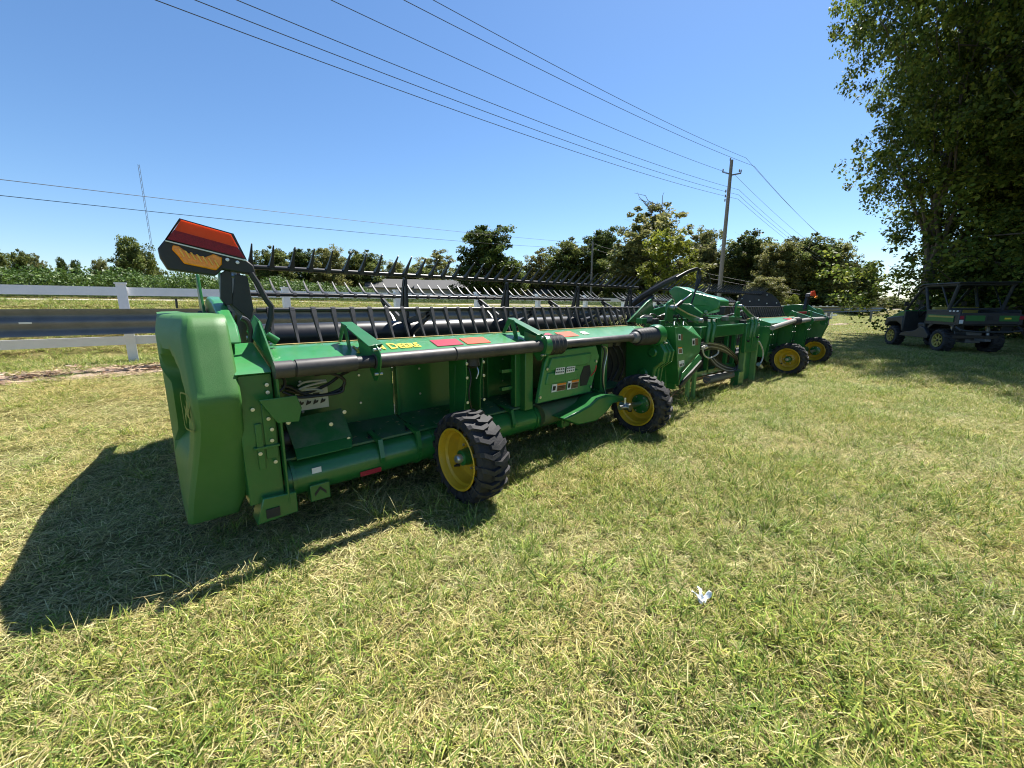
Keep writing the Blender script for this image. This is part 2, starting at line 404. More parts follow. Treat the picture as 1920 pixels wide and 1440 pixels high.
density_grass(-6, 9, -3, 9, .125, near)
def mid(x, y):
    d = math.hypot(x, y)
    if d <= 9 or d > 26 or not wedge(x, y, .1) or no_grass(x, y): return
    g1 = gn(x, y, .45, 1)
    if R.random() < .42-.5*g1: put(x, y, R.randrange(0, 3), R.uniform(1.2, 1.8))
    put(x, y, (12+R.randrange(2)) if d > 16 else 3+R.randrange(4), R.uniform(.75, 1.1)*(1.3 if d <= 16 else .8))
density_grass(-14, 26, -8, 14.6, .26, mid)
def far(x, y):
    d = math.hypot(x, y)
    if d <= 26 or not wedge(x, y, .1) or no_grass(x, y): return
    put(x, y, 12+R.randrange(2), R.uniform(.9, 1.3))
density_grass(0, 75, -14, 14.6, .55, far)
# tall grass round the wheels and under the frame
for (wx, wy) in [(1.5, 2.15), (3.8, 2.2), (8.9, 2.25), (11.1, 2.3)]:
    for _ in range(26): put(wx+R.uniform(-.25, .4), wy+R.uniform(-.45, .25), 7+R.randrange(5), R.uniform(.55, 1.0))
for _ in range(110):
    x = R.uniform(.6, 12.2); put(x, R.uniform(2.05, 2.5), 9+R.randrange(3), R.uniform(.5, 1.05))
for _ in range(60): put(R.uniform(5.0, 6.3), R.uniform(2.1, 2.7), 7+R.randrange(5), R.uniform(.7, 1.5))
scatter('lawn_grass', gv, dict(pos=pos, rot=rot, scl=scl, var=var), GRASSM, 'green and straw coloured lawn grass over the whole foreground', 'grass')
print('grass instances', len(pos))
# mulch chips
R = random.Random(5)
ch = []
for k in range(3):
    v, f, c = blades(R, 60, .22, (.03, .10), (.006, .02), (1.1, 1.6), [(.36, .25, .17), (.5, .38, .28), (.2, .14, .1), (.55, .45, .34)], 0, .4); ch.append((v, f, c))
pos = []; rot = []; scl = []; var = []
for i in range(900):
    x = R.uniform(-7, 30); y = RY(x)+R.gauss(0, .22); put(x, y, R.randrange(3), R.uniform(.6, 1.2), .2, terrain(x, y)+.02)
scatter('bark_mulch', ch, dict(pos=pos, rot=rot, scl=scl, var=var), attr_mat('mulch_chips', .0, .9), 'loose brown bark mulch along the guard rail', 'mulch')

# crop field
def leafbush(R, n, rad, h, ls, cols):
    V = []; F = []; C = []
    for i in range(n):
        t = R.uniform(0, 2*PI); r = rad*math.sqrt(R.random()); z = h*R.uniform(.15, 1)**.6
        c = Vector((r*math.cos(t), r*math.sin(t), z)); L = ls*R.uniform(.6, 1.2)
        q = Euler((R.uniform(-.9, .9), R.uniform(-.9, .9), R.uniform(0, 2*PI))).to_matrix()
        b = len(V); base = R.choice(cols); v = R.uniform(.65, 1.3)
        for p in ((0, 0, 0), (L*.45, L*.3, -.1*L), (L, 0, -.25*L), (L*.45, -L*.3, -.1*L)):
            V.append(tuple(c+q @ Vector(p))); C.append([k*v for k in base])
        F += [(b, b+1, b+2, b+3)]
    return np.array(V), F, np.array(C)
CG = [(.05, .10, .018), (.065, .125, .024), (.085, .155, .03), (.13, .20, .05), (.04, .08, .015)]
cv = [leafbush(R, 210, .42, 1.0, .12, CG) for _ in range(4)]
pos = []; rot = []; scl = []; var = []
y = 17.6
while y < 60:
    x = -40+R.random()
    while x < 75:
        if wedge(x, y, .1):
            xx = x+R.uniform(-.15, .15); yy = y+R.uniform(-.12, .12); put(xx, yy, R.randrange(4), R.uniform(.85, 1.12)*(.76-.40*ss(3, 12, xx)), .1)
        x += .42
    y += .62 if y < 24 else 1.5
scatter('soybean_crop', cv, dict(pos=pos, rot=rot, scl=scl, var=var), CROPM, 'dense leafy green crop field beyond the road', 'crop')

# ------------------------------------------------------------------ trees
def leaf_mesh(name, R, clusters, per, leaf, cols, flat=.5):
    """clusters: list of (center, radius, tint). one quad per leaf, vectorised"""
    nr = np.random.RandomState(R.randrange(1 << 30))
    cs = np.array([c[0] for c in clusters]); rs = np.array([c[1] for c in clusters]); ti = np.array([c[2] for c in clusters])
    n = len(cs)*per
    idx = np.repeat(np.arange(len(cs)), per)
    d = nr.normal(size=(n, 3)); d /= np.linalg.norm(d, axis=1)[:, None]
    rad = nr.rand(n)**.45
    pts = cs[idx]+d*(rad*rs[idx])[:, None]*np.array([1, 1, .75])
    # orientation: random, biased to face up
    nrm = nr.normal(size=(n, 3)); nrm[:, 2] = np.abs(nrm[:, 2])+flat; nrm /= np.linalg.norm(nrm, axis=1)[:, None]
    a = np.cross(nrm, nr.normal(size=(n, 3))); a /= np.linalg.norm(a, axis=1)[:, None]; b = np.cross(nrm, a)
    L = leaf*nr.uniform(.6, 1.3, n)[:, None]
    V = np.empty((n, 4, 3)); V[:, 0] = pts-a*L*.5; V[:, 1] = pts+b*L*.32+nrm*L*.08; V[:, 2] = pts+a*L*.5; V[:, 3] = pts-b*L*.32+nrm*L*.08
    cols = np.array(cols); cc = cols[nr.randint(0, len(cols), n)]*(ti[idx]*nr.uniform(.7, 1.3, n))[:, None]
    C = np.ones((n, 4, 4), np.float32); C[:, :, :3] = cc[:, None, :]
    me = bpy.data.meshes.new(name)
    me.vertices.add(n*4); me.vertices.foreach_set('co', V.astype(np.float32).ravel())
    me.loops.add(n*4); me.loops.foreach_set('vertex_index', np.arange(n*4, dtype=np.int32))
    me.polygons.add(n); me.polygons.foreach_set('loop_start', np.arange(0, n*4, 4, dtype=np.int32)); me.polygons.foreach_set('loop_total', np.full(n, 4, np.int32))
    at = me.attributes.new('col', 'FLOAT_COLOR', 'POINT'); at.data.foreach_set('color', C.reshape(-1, 4).ravel())
    me.materials.append(LEAFM); me.update(calc_edges=True)
    return me
def branch_path(R, a, b, wob, k=5):
    a = Vector(a); b = Vector(b); L = (b-a).length; out = []
    for i in range(k+1):
        t = i/k; p = a.lerp(b, t); p.z += .10*L*math.sin(PI*t)*.5
        if 0 < i < k: p += Vector((R.uniform(-1, 1), R.uniform(-1, 1), R.uniform(-.5, .5)))*wob*L
        out.append(p)
    return out
def tree_meshes(R, H, W, trunk_h, blobs=14, clus=90, per=40, leaf=.4, cols=None, tr=.35, open_=.0, crad=.11, lowest=.0, lob=1.0, pf=(.70, .28)):
    """returns (trunk mesh, crown mesh). crown = lobes at the ends of limbs, leaf clumps spread through and round them"""
    tb = B(); top = Vector((R.uniform(-.04, .04)*W, R.uniform(-.04, .04)*W, H*.86))
    path = [Vector((0, 0, -.4))]+[Vector((top.x*t+R.uniform(-.02, .02)*H*.4, top.y*t+R.uniform(-.02, .02)*H*.4, H*.86*t)) for t in (.12, .3, .5, .7, .88, 1)]
    rs = [tr*1.35, tr*1.05, tr*.9, tr*.66, tr*.42, tr*.22, tr*.06]
    tb.tube(path, rs, 10)
    lobes = []
    for i in range(blobs):
        t = (i+.5)/blobs; z = trunk_h+(H-trunk_h)*(lowest+(1-lowest)*t)
        prof = math.sin(PI*min(1, (t*pf[0]+pf[1])))**.6
        ang = i*2.4+R.uniform(-.5, .5); rr = W/2*prof*R.uniform(.45, .82)
        c = Vector((rr*math.cos(ang), rr*math.sin(ang), z-R.uniform(0, .08)*H)); c.z = min(c.z, H*.93)
        lobes.append((c, W*.5*R.uniform(.42, .62)*lob))
        zs = max(trunk_h*.7, c.z-R.uniform(.15, .32)*H)
        st = Vector((top.x*zs/H, top.y*zs/H, zs))
        bp = branch_path(R, st, c, .06); r0 = tr*(.42-.25*t)
        tb.tube(bp, [r0*(1-.85*k/5) for k in range(6)], 6)
        for _ in range(3):
            q = bp[3].lerp(bp[5], R.random()); e = c+Vector((R.uniform(-1, 1), R.uniform(-1, 1), R.uniform(-.3, 1)))*lobes[-1][1]*.9
            tb.tube(branch_path(R, q, e, .08, 3), [r0*.28, r0*.2, r0*.12, r0*.05], 5)
    cl = []
    tot = sum(l[1]**2 for l in lobes)
    for c, r in lobes:
        n = max(3, int(clus*r*r/tot)); tl = R.uniform(.75, 1.2)
        for _ in range(n):
            d = Vector((R.gauss(0, 1), R.gauss(0, 1), R.gauss(0, 1))).normalized()
            p = c+Vector((d.x, d.y, d.z*.8))*r*R.uniform(.3, 1.04)
            if R.random() < open_: continue
            cl.append((tuple(p), W*crad*R.uniform(.5, 1.15), tl*R.uniform(.7, 1.25)))
    cr = leaf_mesh('crown', R, cl, per, leaf, cols); co = np.empty(len(cr.vertices)*3, np.float32); cr.vertices.foreach_get('co', co); co = co.reshape(-1, 3)
    q = np.percentile(np.hypot(co[:, 0], co[:, 1]), 94)
    return tb.mesh('trunk', BARKM), cr, 2*float(q), float(np.percentile(co[:, 2], 99.8))
def tree(name, meshes, loc, rz, s, label, cat='tree', group=None):
    o = empty(name, loc, rz); o.scale = s if isinstance(s, tuple) else (s, s, s)
    link('trunk', meshes[0], o); link('crown', meshes[1], o)
    return tag(o, label, cat, group)
DKG = [(.075, .115, .03), (.10, .145, .037), (.06, .095, .025), (.13, .17, .045)]
MDG = [(.12, .16, .045), (.16, .20, .055), (.09, .13, .037), (.20, .22, .07)]
OLG = [(.18, .20, .07), (.23, .24, .085), (.14, .165, .055), (.28, .27, .11)]
YLG = [(.17, .21, .03), (.21, .25, .035), (.13, .17, .03), (.24, .26, .045)]
PNG = [(.035, .065, .03), (.045, .08, .035), (.03, .055, .025)]
R = random.Random(21)
M_dense = tree_meshes(R, 12, 9, 1.2, 22, 478, 67, 0.37, DKG, .35, crad=.095)
M_round = tree_meshes(R, 9, 9, .8, 22, 478, 67, 0.34, MDG, .3, crad=.095)
M_loose = tree_meshes(R, 13, 9, 1.6, 22, 435, 54, 0.33, OLG, .3, open_=.15, crad=.075)
M_mid = tree_meshes(R, 11, 9, 1.0, 23, 478, 67, 0.36, MDG, .33, crad=.09)
M_olive = tree_meshes(R, 11, 10, .8, 22, 478, 67, 0.37, OLG, .33, crad=.09)
M_yel = tree_meshes(R, 6, 5, .3, 14, 220, 42, .25, YLG, .15, crad=.10)
def bg(px0, px1, pytop, dist, M, Hm, Wm, label, zbase=None, name='broadleaf_tree', rz=None, group='trees beyond the field and road'):
    c = (px0+px1)/2; p = PD(c, 574, dist); zb = terrain(p.x, p.y)-.2 if zbase is None else zbase
    zt = PD(c, pytop, dist).z; q0 = PD(px0, 574, dist); q1 = PD(px1, 574, dist); wd = math.hypot(q1.x-q0.x, q1.y-q0.y)
    sx = wd/M[2]*(1.12 if px0 > 950 else 1.04); sz = (zt-zb)/M[3]
    return tree(name, M, (p.x, p.y, zb), R.uniform(0, 6.28) if rz is None else rz, (sx, sx, sz), label, 'tree', group)
bg(-60, 45, 464, 100, M_mid, 11, 9, 'dark bushy tree at the far left edge above the crop')
bg(20, 92, 472, 105, M_mid, 11, 9, 'dark tree second from the left edge above the crop')
bg(66, 112, 478, 100, M_loose, 13, 9, 'small pale sparse tree above the crop near the left edge')
bg(118, 145, 485, 120, M_dense, 12, 9, 'small dark tree between the sparse tree and the round tree at left')
bg(140, 168, 489, 120, M_dense, 12, 9, 'smallest dark tree in the gap of the left skyline')
bg(180, 228, 488, 110, M_olive, 11, 10, 'low olive bush tree touching the round tree at left')
bg(216, 314, 449, 85, M_round, 9, 9, 'large round dark tree left of the red warning panel')
bg(480, 560, 466, 85, M_mid, 11, 9, 'green tree just right of the warning panel, behind the reel tines')
bg(535, 610, 468, 90, M_dense, 12, 9, 'dark tree second to the right of the warning panel')
bg(590, 665, 466, 85, M_olive, 11, 10, 'olive tree third to the right of the warning panel')
bg(650, 728, 471, 88, M_mid, 11, 9, 'rounded tree above the low grey house')
bg(716, 770, 492, 95, M_olive, 11, 10, 'low tree between the rounded tree and the pale tree above the houses')
bg(775, 865, 470, 100, M_loose, 13, 9, 'pale loose tree left of the tall dark tree')
bg(856, 968, 425, 72, M_dense, 12, 9, 'tall broad dark tree standing alone left of centre')
bg(890, 1000, 500, 78, M_olive, 11, 10, 'low olive tree at the right foot of the tall dark tree')
bg(975, 1045, 466, 80, M_loose, 13, 9, 'thin open tree right of the tall dark tree')
bg(1020, 1105, 450, 78, M_mid, 11, 9, 'bushy tree left of the grey leaning utility pole')
bg(1085, 1165, 432, 80, M_dense, 12, 9, 'dark tree directly behind the grey leaning utility pole')
big = bg(1145, 1295, 380, 62, M_loose, 13, 9, 'tallest loose tree in the middle with bare twigs at its top')
bg(1130, 1240, 455, 66, M_mid, 11, 9, 'lower green tree in front of the tallest loose tree')
bg(1195, 1300, 432, 50, M_yel, 6, 5, 'yellow green tree behind the black reel hoses', name='yellow_tree')
bg(1280, 1352, 432, 78, M_olive, 11, 10, 'olive tree left of the tall wooden utility pole')
bg(1345, 1440, 437, 76, M_mid, 11, 9, 'tree right behind the tall wooden utility pole')
bg(1400, 1500, 456, 70, M_olive, 11, 10, 'olive tree right of the tall wooden utility pole')
bg(1440, 1560, 443, 72, M_mid, 11, 9, 'broad dark green tree above the far orange warning panel')
bg(1520, 1604, 458, 74, M_olive, 11, 10, 'rounded olive tree left of the small far utility pole')
bg(1575, 1642, 492, 76, M_mid, 11, 9, 'last tree of the row before the gap of sky')
bg(1395, 1470, 520, 55, M_olive, 11, 10, 'short bushy olive tree low behind the black reel disc')
bg(1470, 1500, 552, 45, M_yel, 6, 5, 'small yellow green bush beside the black reel disc', name='yellow_bush')
bg(1640, 1702, 556, 190, M_round, 9, 9, 'distant grey green tree low in the gap of sky', zbase=-1)
bg(1685, 1760, 560, 200, M_mid, 11, 9, 'distant tree behind the large trunk at right', zbase=-1)
for k, (a_, b_, t_, M_, lab) in enumerate([
 (470, 560, 497, M_olive, 'low olive scrub behind the crop, first from the left behind the reel'), (600, 700, 500, M_olive, 'low olive scrub behind the crop, below the fourth tree from the panel'), (740, 830, 500, M_mid, 'low green scrub behind the grey houses'),
 (960, 1060, 500, M_dense, 'low dark tree filling the gap right of the tall dark tree'), (1060, 1150, 490, M_mid, 'low green tree at the foot of the grey utility pole'), (1240, 1340, 480, M_dense, 'dark lower tree right of the yellow green tree'),
 (1310, 1400, 486, M_mid, 'dark lower tree filling in left of the tall wooden pole'), (1370, 1460, 470, M_olive, 'dark lower tree filling in right of the tall wooden pole'), (1430, 1530, 500, M_mid, 'lower green tree behind the black reel disc'),
 (1500, 1600, 492, M_mid, 'dark lower tree behind the far orange panel'), (1560, 1650, 530, M_olive, 'lowest olive tree at the end of the row')]):
    bg(a_, b_, t_, 88+3*(k % 3), M_, 0, 0, lab)
# bare twigs at the top of the loose tree
tw = B(); bl = big.location
for k in range(9):
    a = PD(1225+R.uniform(-25, 30), 400, 62); e = PD(1228+R.uniform(-40, 50), 352+R.uniform(0, 30), 62)
    tw.tube([x-bl for x in branch_path(R, a, e, .08, 4)], [.09, .07, .05, .035, .015], 5)
to = tw.build('bare_twigs', mat('dead_wood', (.22, .19, .16), .9), big); to.matrix_parent_inverse = Matrix.Diagonal((1/big.scale.x, 1/big.scale.y, 1/big.scale.z, 1)); to.matrix_parent_inverse = (Matrix.Rotation(big.rotation_euler.z, 4, 'Z') @ Matrix.Diagonal((*big.scale, 1))).inverted()

# right-hand wood
R = random.Random(33)
FOR = [(.09, .145, .03), (.125, .185, .038), (.075, .12, .025), (.18, .23, .045), (.23, .27, .055)]
W1 = tree_meshes(R, 22, 12, 4.0, 34, 2300, 46, .185, FOR, .34, crad=.05, lowest=.13, lob=1.0, pf=(.78, .12))
W2 = tree_meshes(R, 21, 12, 2.0, 34, 2300, 46, .185, FOR, .36, crad=.05, lob=1.12)
W3 = tree_meshes(R, 11, 8, .4, 22, 700, 50, .19, DKG+FOR[:2], .2, crad=.075)
wood = [
 (W1, 26.0, 1.6, 0.0, (1.05, .67, 1.0), 'large leaning-crown tree with a thick bare trunk, at the edge of the wood'),
 (W2, 25.5, -2.6, 1.9, (1.0, .85, 1.0), 'tall tree behind the utility vehicle, right of the thick trunk'),
 (W1, 19.5, -7.5, 2.9, 1.02, 'tall tree nearest the camera at the right edge of the picture'),
 (W2, 32.0, -4.2, 4.1, 1.0, 'tall tree deeper in the wood behind the thick trunk'),
 (W1, 31.0, -7.5, 5.2, 1.0, 'tall tree deep in the wood behind the utility vehicle roof'),
 (W2, 16.0, -13.0, .9, 1.0, 'tall tree outside the right edge whose crown leans in'),
 (W2, 39.0, -6.5, 2.2, .95, 'tree at the back of the wood near the gap of sky'),
 (W3, 30.0, -.3, .3, (.8, .62, 1.15), 'low dark understorey tree just left of the thick trunk'),
 (W3, 27.5, -1.6, 1.3, (.9, .8, 1.1), 'low dark understorey tree behind the vehicle windscreen'),
 (W3, 25.0, -6.0, 2.3, .95, 'low dark understorey tree behind the vehicle cargo box'),
 (W3, 41.0, -2.0, 3.3, .75, 'low dark conifer-like tree farthest along the wood edge'),
 (W2, 36.0, -9.0, 3.3, 1.0, 'tall tree at the far back right of the wood'),
 (W1, 44.0, -5.0, 1.0, .9, 'tall tree at the far end of the wood'),
 (W3, 33.0, -4.5, 4.3, 1.0, 'low dark understorey tree in the middle of the wood'),
 (W3, 23.0, -9.5, 4.3, 1.0, 'low dark understorey tree at the right edge behind the tailgate'),
]
for (M, x, y, rz, s, lab) in wood:
    tree('woodland_tree', M, (x, y, 0), rz, s, lab, 'tree', 'trees of the wood at the right')

# ------------------------------------------------------------------ houses
SIDING = mat('grey_siding', (.30, .30, .29), .8, var=.08); ROOFM = mat('grey_shingles', (.10, .098, .095), .9, var=.25, vscale=20)
BRICKT = mat('tan_brick', (.35, .22, .15), .85, var=.15, vscale=20); GLASS = mat('dark_window', (.03, .035, .04), .1); TRIM = mat('white_trim', (.7, .7, .68), .6)
def house(px0, px1, dist, wall, label, zt, porch=False):
    a = PD(px0, 574, dist); b = PD(px1, 574, dist); L = (b-a).length; d = (b-a).normalized(); rz = math.atan2(d.y, d.x)
    z0 = .9; o = empty('house', ((a.x+b.x)/2, (a.y+b.y)/2, z0), rz)
    H = zt-z0-1.7; D = 8
    m = B(); m.box((-L/2, 0, 0), (L/2, D, H)); m.prism([(-L/2, 0, H), (-L/2, D, H), (-L/2, D/2, H+1.6)], (L, 0, 0)); m.build('wall', wall, o)
    rf = B()
    for sgn in (0, 1):
        y0 = -.5 if sgn == 0 else D+.5
        rf.prism([(-L/2-.4, y0, H-.18), (-L/2-.4, D/2, H+1.68), (-L/2-.4, D/2, H+1.82), (-L/2-.4, y0, H-.02)], (L+.8, 0, 0))
    rf.build('roof', ROOFM, o)
    n = max(3, int(L/3.2))
    wm = B().box((-.55, -.06, 0), (.55, .0, 1.2)).mesh('window_frame', TRIM); gm = B().box((-.47, -.08, .08), (.47, -.05, 1.12)).mesh('pane', GLASS)
    for i in range(n):
        x = -L/2+L*(i+.5)/n
        if i == n//2:
            B().box((x-.5, -.07, 0), (x+.5, 0, 2.1)).build('door', TRIM, o); continue
        f = link('window', wm, o, (x, -.01, .95)); link('pane', gm, f)
    if porch:
        B().prism([(1, 0, H+.5), (1, -2.6, H-.25), (1, -2.6, H-.05), (1, 0, H+.7)], (4.5, 0, 0)).build('porch_roof', ROOFM, o)
        for x in (1.2, 5.3): B().box((x-.08, -2.5, 0), (x+.08, -2.34, H-.2)).build('porch_post', TRIM, o)
    return tag(o, label, 'house', 'low houses beyond the crop field')
house(690, 790, 84, SIDING, 'low grey house with a plain roof, left of the two above the crop', PD(740, 522, 84).z)
house(782, 888, 80, SIDING, 'low grey house with a porch, left of the tall dark tree', PD(830, 524, 80).z, True)
house(925, 1035, 76, BRICKT, 'low tan brick house behind the reel, right of the tall dark tree', PD(980, 532, 76).z)
house(1130, 1215, 90, BRICKT, 'brown house almost hidden behind the reel hoses', PD(1170, 540, 90).z)

# ------------------------------------------------------------------ poles, wires, mast
def pole(loc, H, r, label, arms=True):
    o = empty('utility_pole', loc)
    B().tube([(0, 0, -.3), (0, 0, H*.5), (0, 0, H)], [r, r*.86, r*.68], 12).build('pole', WOODP, o)
    if arms:
        def ins(name, x, y, z):
            q = B(); q.lathe([(-.09, .02), (-.05, .055), (-.01, .03), (.02, .06), (.06, .035), (.09, .05), (.13, .02)], (x, y, z), 'Z', 10).build(name, mat('grey_insulator', (.2, .2, .22), .3), o)
        B().prism([(-.05, -.03, H-1.05), (-.05, .62, H-.72), (-.05, .62, H-.66), (-.05, -.03, H-.97)], (.1, 0, 0)).prism([(-.04, 0, H-1.1), (-.04, -.75, H-1.12), (-.04, -.75, H-1.04), (-.04, 0, H-1.02)], (.08, 0, 0)).build('crossarm', GREYM, o)
        ins('insulator', 0, .1, H+.05); ins('insulator', 0, -.62, H-.95+.05)
        ins('insulator', 0, .56, H-.6); ins('insulator', 0, -.74, H-.95)
        for dz in (2.15, 2.5, 2.8): ins('insulator', -.05, .2, H-dz)
    return o
P1 = Vector((34.06, 13.64, 0)); zb1 = terrain(P1.x, P1.y)
tag(pole((P1.x, P1.y, zb1), 12-zb1, .165, 'x'), 'tall brown wooden utility pole with short arms, carrying the sky wires', 'utility pole')
Bp = PD(1107, 574, 66); zB = terrain(Bp.x, Bp.y)
ztB = PD(1107, 453, 66).z
tag(pole((Bp.x, Bp.y, zB), ztB-zB, .17, 'x', False), 'grey utility pole half hidden among the trees at centre', 'utility pole')
P2 = PD(1624, 574, 118); zt2 = PD(1624, 492, 118).z
tag(pole((P2.x, P2.y, 0), zt2, .22, 'x', False), 'far thin utility pole at the end of the tree row', 'utility pole')
P3 = PD(1681, 574, 200); tag(pole((P3.x, P3.y, -1), 9.5, .25, 'x', False), 'farthest tiny utility pole in the gap of sky', 'utility pole')
def wire(a, b, sag, label, group, r=.0105):
    a = Vector(a); b = Vector(b); o = empty('power_line', a)
    n = 40; w_ = B(); w_.tube([(a.lerp(b, t/n)-a-Vector((0, 0, sag*4*(t/n)*(1-t/n)))) for t in range(n+1)], r, 5)
    ob = w_.mesh('power_line', WIREM); bpy.data.objects.remove(o)
    ob = link('power_line', ob, None, a); tag(ob, label, 'power line', group)
hs = [(12.0, 1371, 'uppermost'), (11.35, 1387, 'second highest'), (10.9, 1355, 'third highest'), (9.85, 1364, 'fourth highest'), (9.5, 1364, 'fifth highest'), (9.2, 1364, 'lowest')]
dd = math.hypot(P1.x, P1.y)
for h, pxx, lab in hs:
    a = PD(pxx, 574, dd); a.z = h
    dz = (a.x-P1.x, a.y-P1.y)
    wire(a, (-36, 12, h), 1.5, f'{lab} of the wires running up left from the tall pole', 'wires left of the tall pole')
    b = Vector((P2.x+dz[0], P2.y+dz[1], zt2-(12-h)*.9)); wire(a, b, 2.2, f'{lab} of the wires running right from the tall pole to the far pole', 'wires right of the tall pole')
for (y0, hh, lab) in ((325, 9.6, 'upper'), (347, 8.9, 'lower')):
    l = PD(0, y0, 26); ln = PD(-500, y0-60, 20)
    e = Vector((Bp.x, Bp.y, ztB-.3-(.0 if lab == 'upper' else .75))); l2 = l+(l-e)*.25
    wire(l2, e, .35 if lab == 'upper' else .6, f'{lab} of the two wires crossing low behind the warning panel', 'wires to the grey pole', .013)
    e2 = PD(1500, 545 if lab == 'upper' else 552, 58); wire(e, e2, .5, f'{lab} of the two wires passing behind the trees right of the grey pole', 'wires right of the grey pole', .012)
ma = PD(302, 574, 260); mt = PD(288, 313, 260); mm = B(); Hm = mt.z
for k in range(3):
    t = k*2*PI/3; mm.tube([(.35*math.cos(t), .35*math.sin(t), 0), (.35*math.cos(t), .35*math.sin(t), Hm)], .07, 5)
for i in range(70):
    z = Hm*i/70; t = (i % 3)*2*PI/3; t2 = t+2*PI/3; mm.tube([(.35*math.cos(t), .35*math.sin(t), z), (.35*math.cos(t2), .35*math.sin(t2), z+Hm/70)], .05, 4)
mo = mm.build('radio_mast', GREYM, loc=(ma.x, ma.y, 0)); tag(mo, 'thin tall radio mast on the skyline behind the warning panel', 'mast')

# ------------------------------------------------------------------ white fence
FY = 9.6; fe = empty('rail_fence', (-.26, FY, terrain(0, FY)))
tag(fe, 'white vinyl three-rail fence between the lawn and the road bank', 'fence')
pm = B().box((-.065, -.065, -.1), (.065, .065, 1.32)).prism([(-.08, -.08, 1.32), (.08, -.08, 1.32), (.08, .08, 1.32), (-.08, .08, 1.32)], (0, 0, .025)).mesh('post', VINYL, 30)
rm = B().box((.066, -.02, -.07), (2.418, .02, .07)).mesh('rail', VINYL, 30)
for i in range(-4, 22):
    x = 2.484*i; xw = x-.26; z = terrain(xw, FY)-terrain(0, FY)
    z2 = terrain(xw+2.484, FY)-terrain(0, FY)
    link('post', pm, fe, (x, 0, z))
    for h in (.38, .76, 1.20):
        link('rail', rm, fe, (x, 0, z+h), (0, -math.atan2(z2-z, 2.484), 0))

# ------------------------------------------------------------------ guard rail
gr = empty('guard_rail', (-12, RY(-12), 0)); tag(gr, 'grey corrugated steel guard rail behind the machine, in front of the white fence', 'guard rail')
ang = math.atan(-.065)
def wprof():
    p = []
    for i in range(25):
        t = i/24; z = -.19+.38*t; y = -.035*math.cos(2*PI*2*t)+.03; p.append((y, z))
    return p
Z0 = 1.07
for k in range(16):
    L = 3.81
    m = B(); pr = wprof(); m.grid([[(k*L+dx, y, z) for (y, z) in pr] for dx in (0, L+.15)])
    m.grid([[(k*L+dx, y+.006, z) for (y, z) in pr[::-1]] for dx in (0, L+.15)])
    o = m.build('rail_beam', GALV, gr, smooth=60, loc=(0, -.004*(k % 2), Z0), rot=(0, 0, 0))
    pz = terrain(-12+k*L, RY(-12+k*L))
    if k not in (13, 14):
        B().box((k*L-.05+(.9), .10, pz-.1), (k*L+.05+.9, .25, Z0+.1)).build('post', GALV, gr)
        B().box((k*L-.06+.9, .068, Z0-.16), (k*L+.06+.9, .098, Z0+.16)).build('block', WOODP, gr)
gr.rotation_euler = (0, 0, ang)
q = B().box((10.70, -.012, Z0-.012), (10.82, -.004, Z0+.012)).build('reflective_tag', WHITE, gr)
# broken end piece
e = B(); e.tube([(16*3.81+.2, 0, Z0), (16*3.81+1.2, 0, Z0-.15), (16*3.81+2.2, .2, Z0-.1), (16*3.81+3, .1, Z0-.45)], [.12, .10, .09, .06], 8); e.build('end_terminal', GALV, gr)

# ------------------------------------------------------------------ the header
HD = empty('harvester_header', (6.3, 2.6, 0))
HD.location = (0, 0, 0)
tag(HD, 'long green harvester header with black tined reel and yellow wheels parked on the lawn', 'harvester header')
CX = 6.28
bolt_me = B().lathe([(0, .0001), (0, .007), (-.004, .011), (-.009, .011), (-.010, .0001)], (0, 0, 0), 'Y', 8).mesh('bolt', ZINC)
def bolt(p, parent=HD, s=1.0): return link('bolt', bolt_me, parent, p, scale=(s, s, s))
def plate(name, pix, Y, th, m, parent=HD, bevel=.003):
    pts = [P(a, b, Y) for a, b in pix]
    return B().prism(pts, (0, th, 0)).build(name, m, parent, bevel, fix=True)
def mirror_x(v): return 2*CX-v

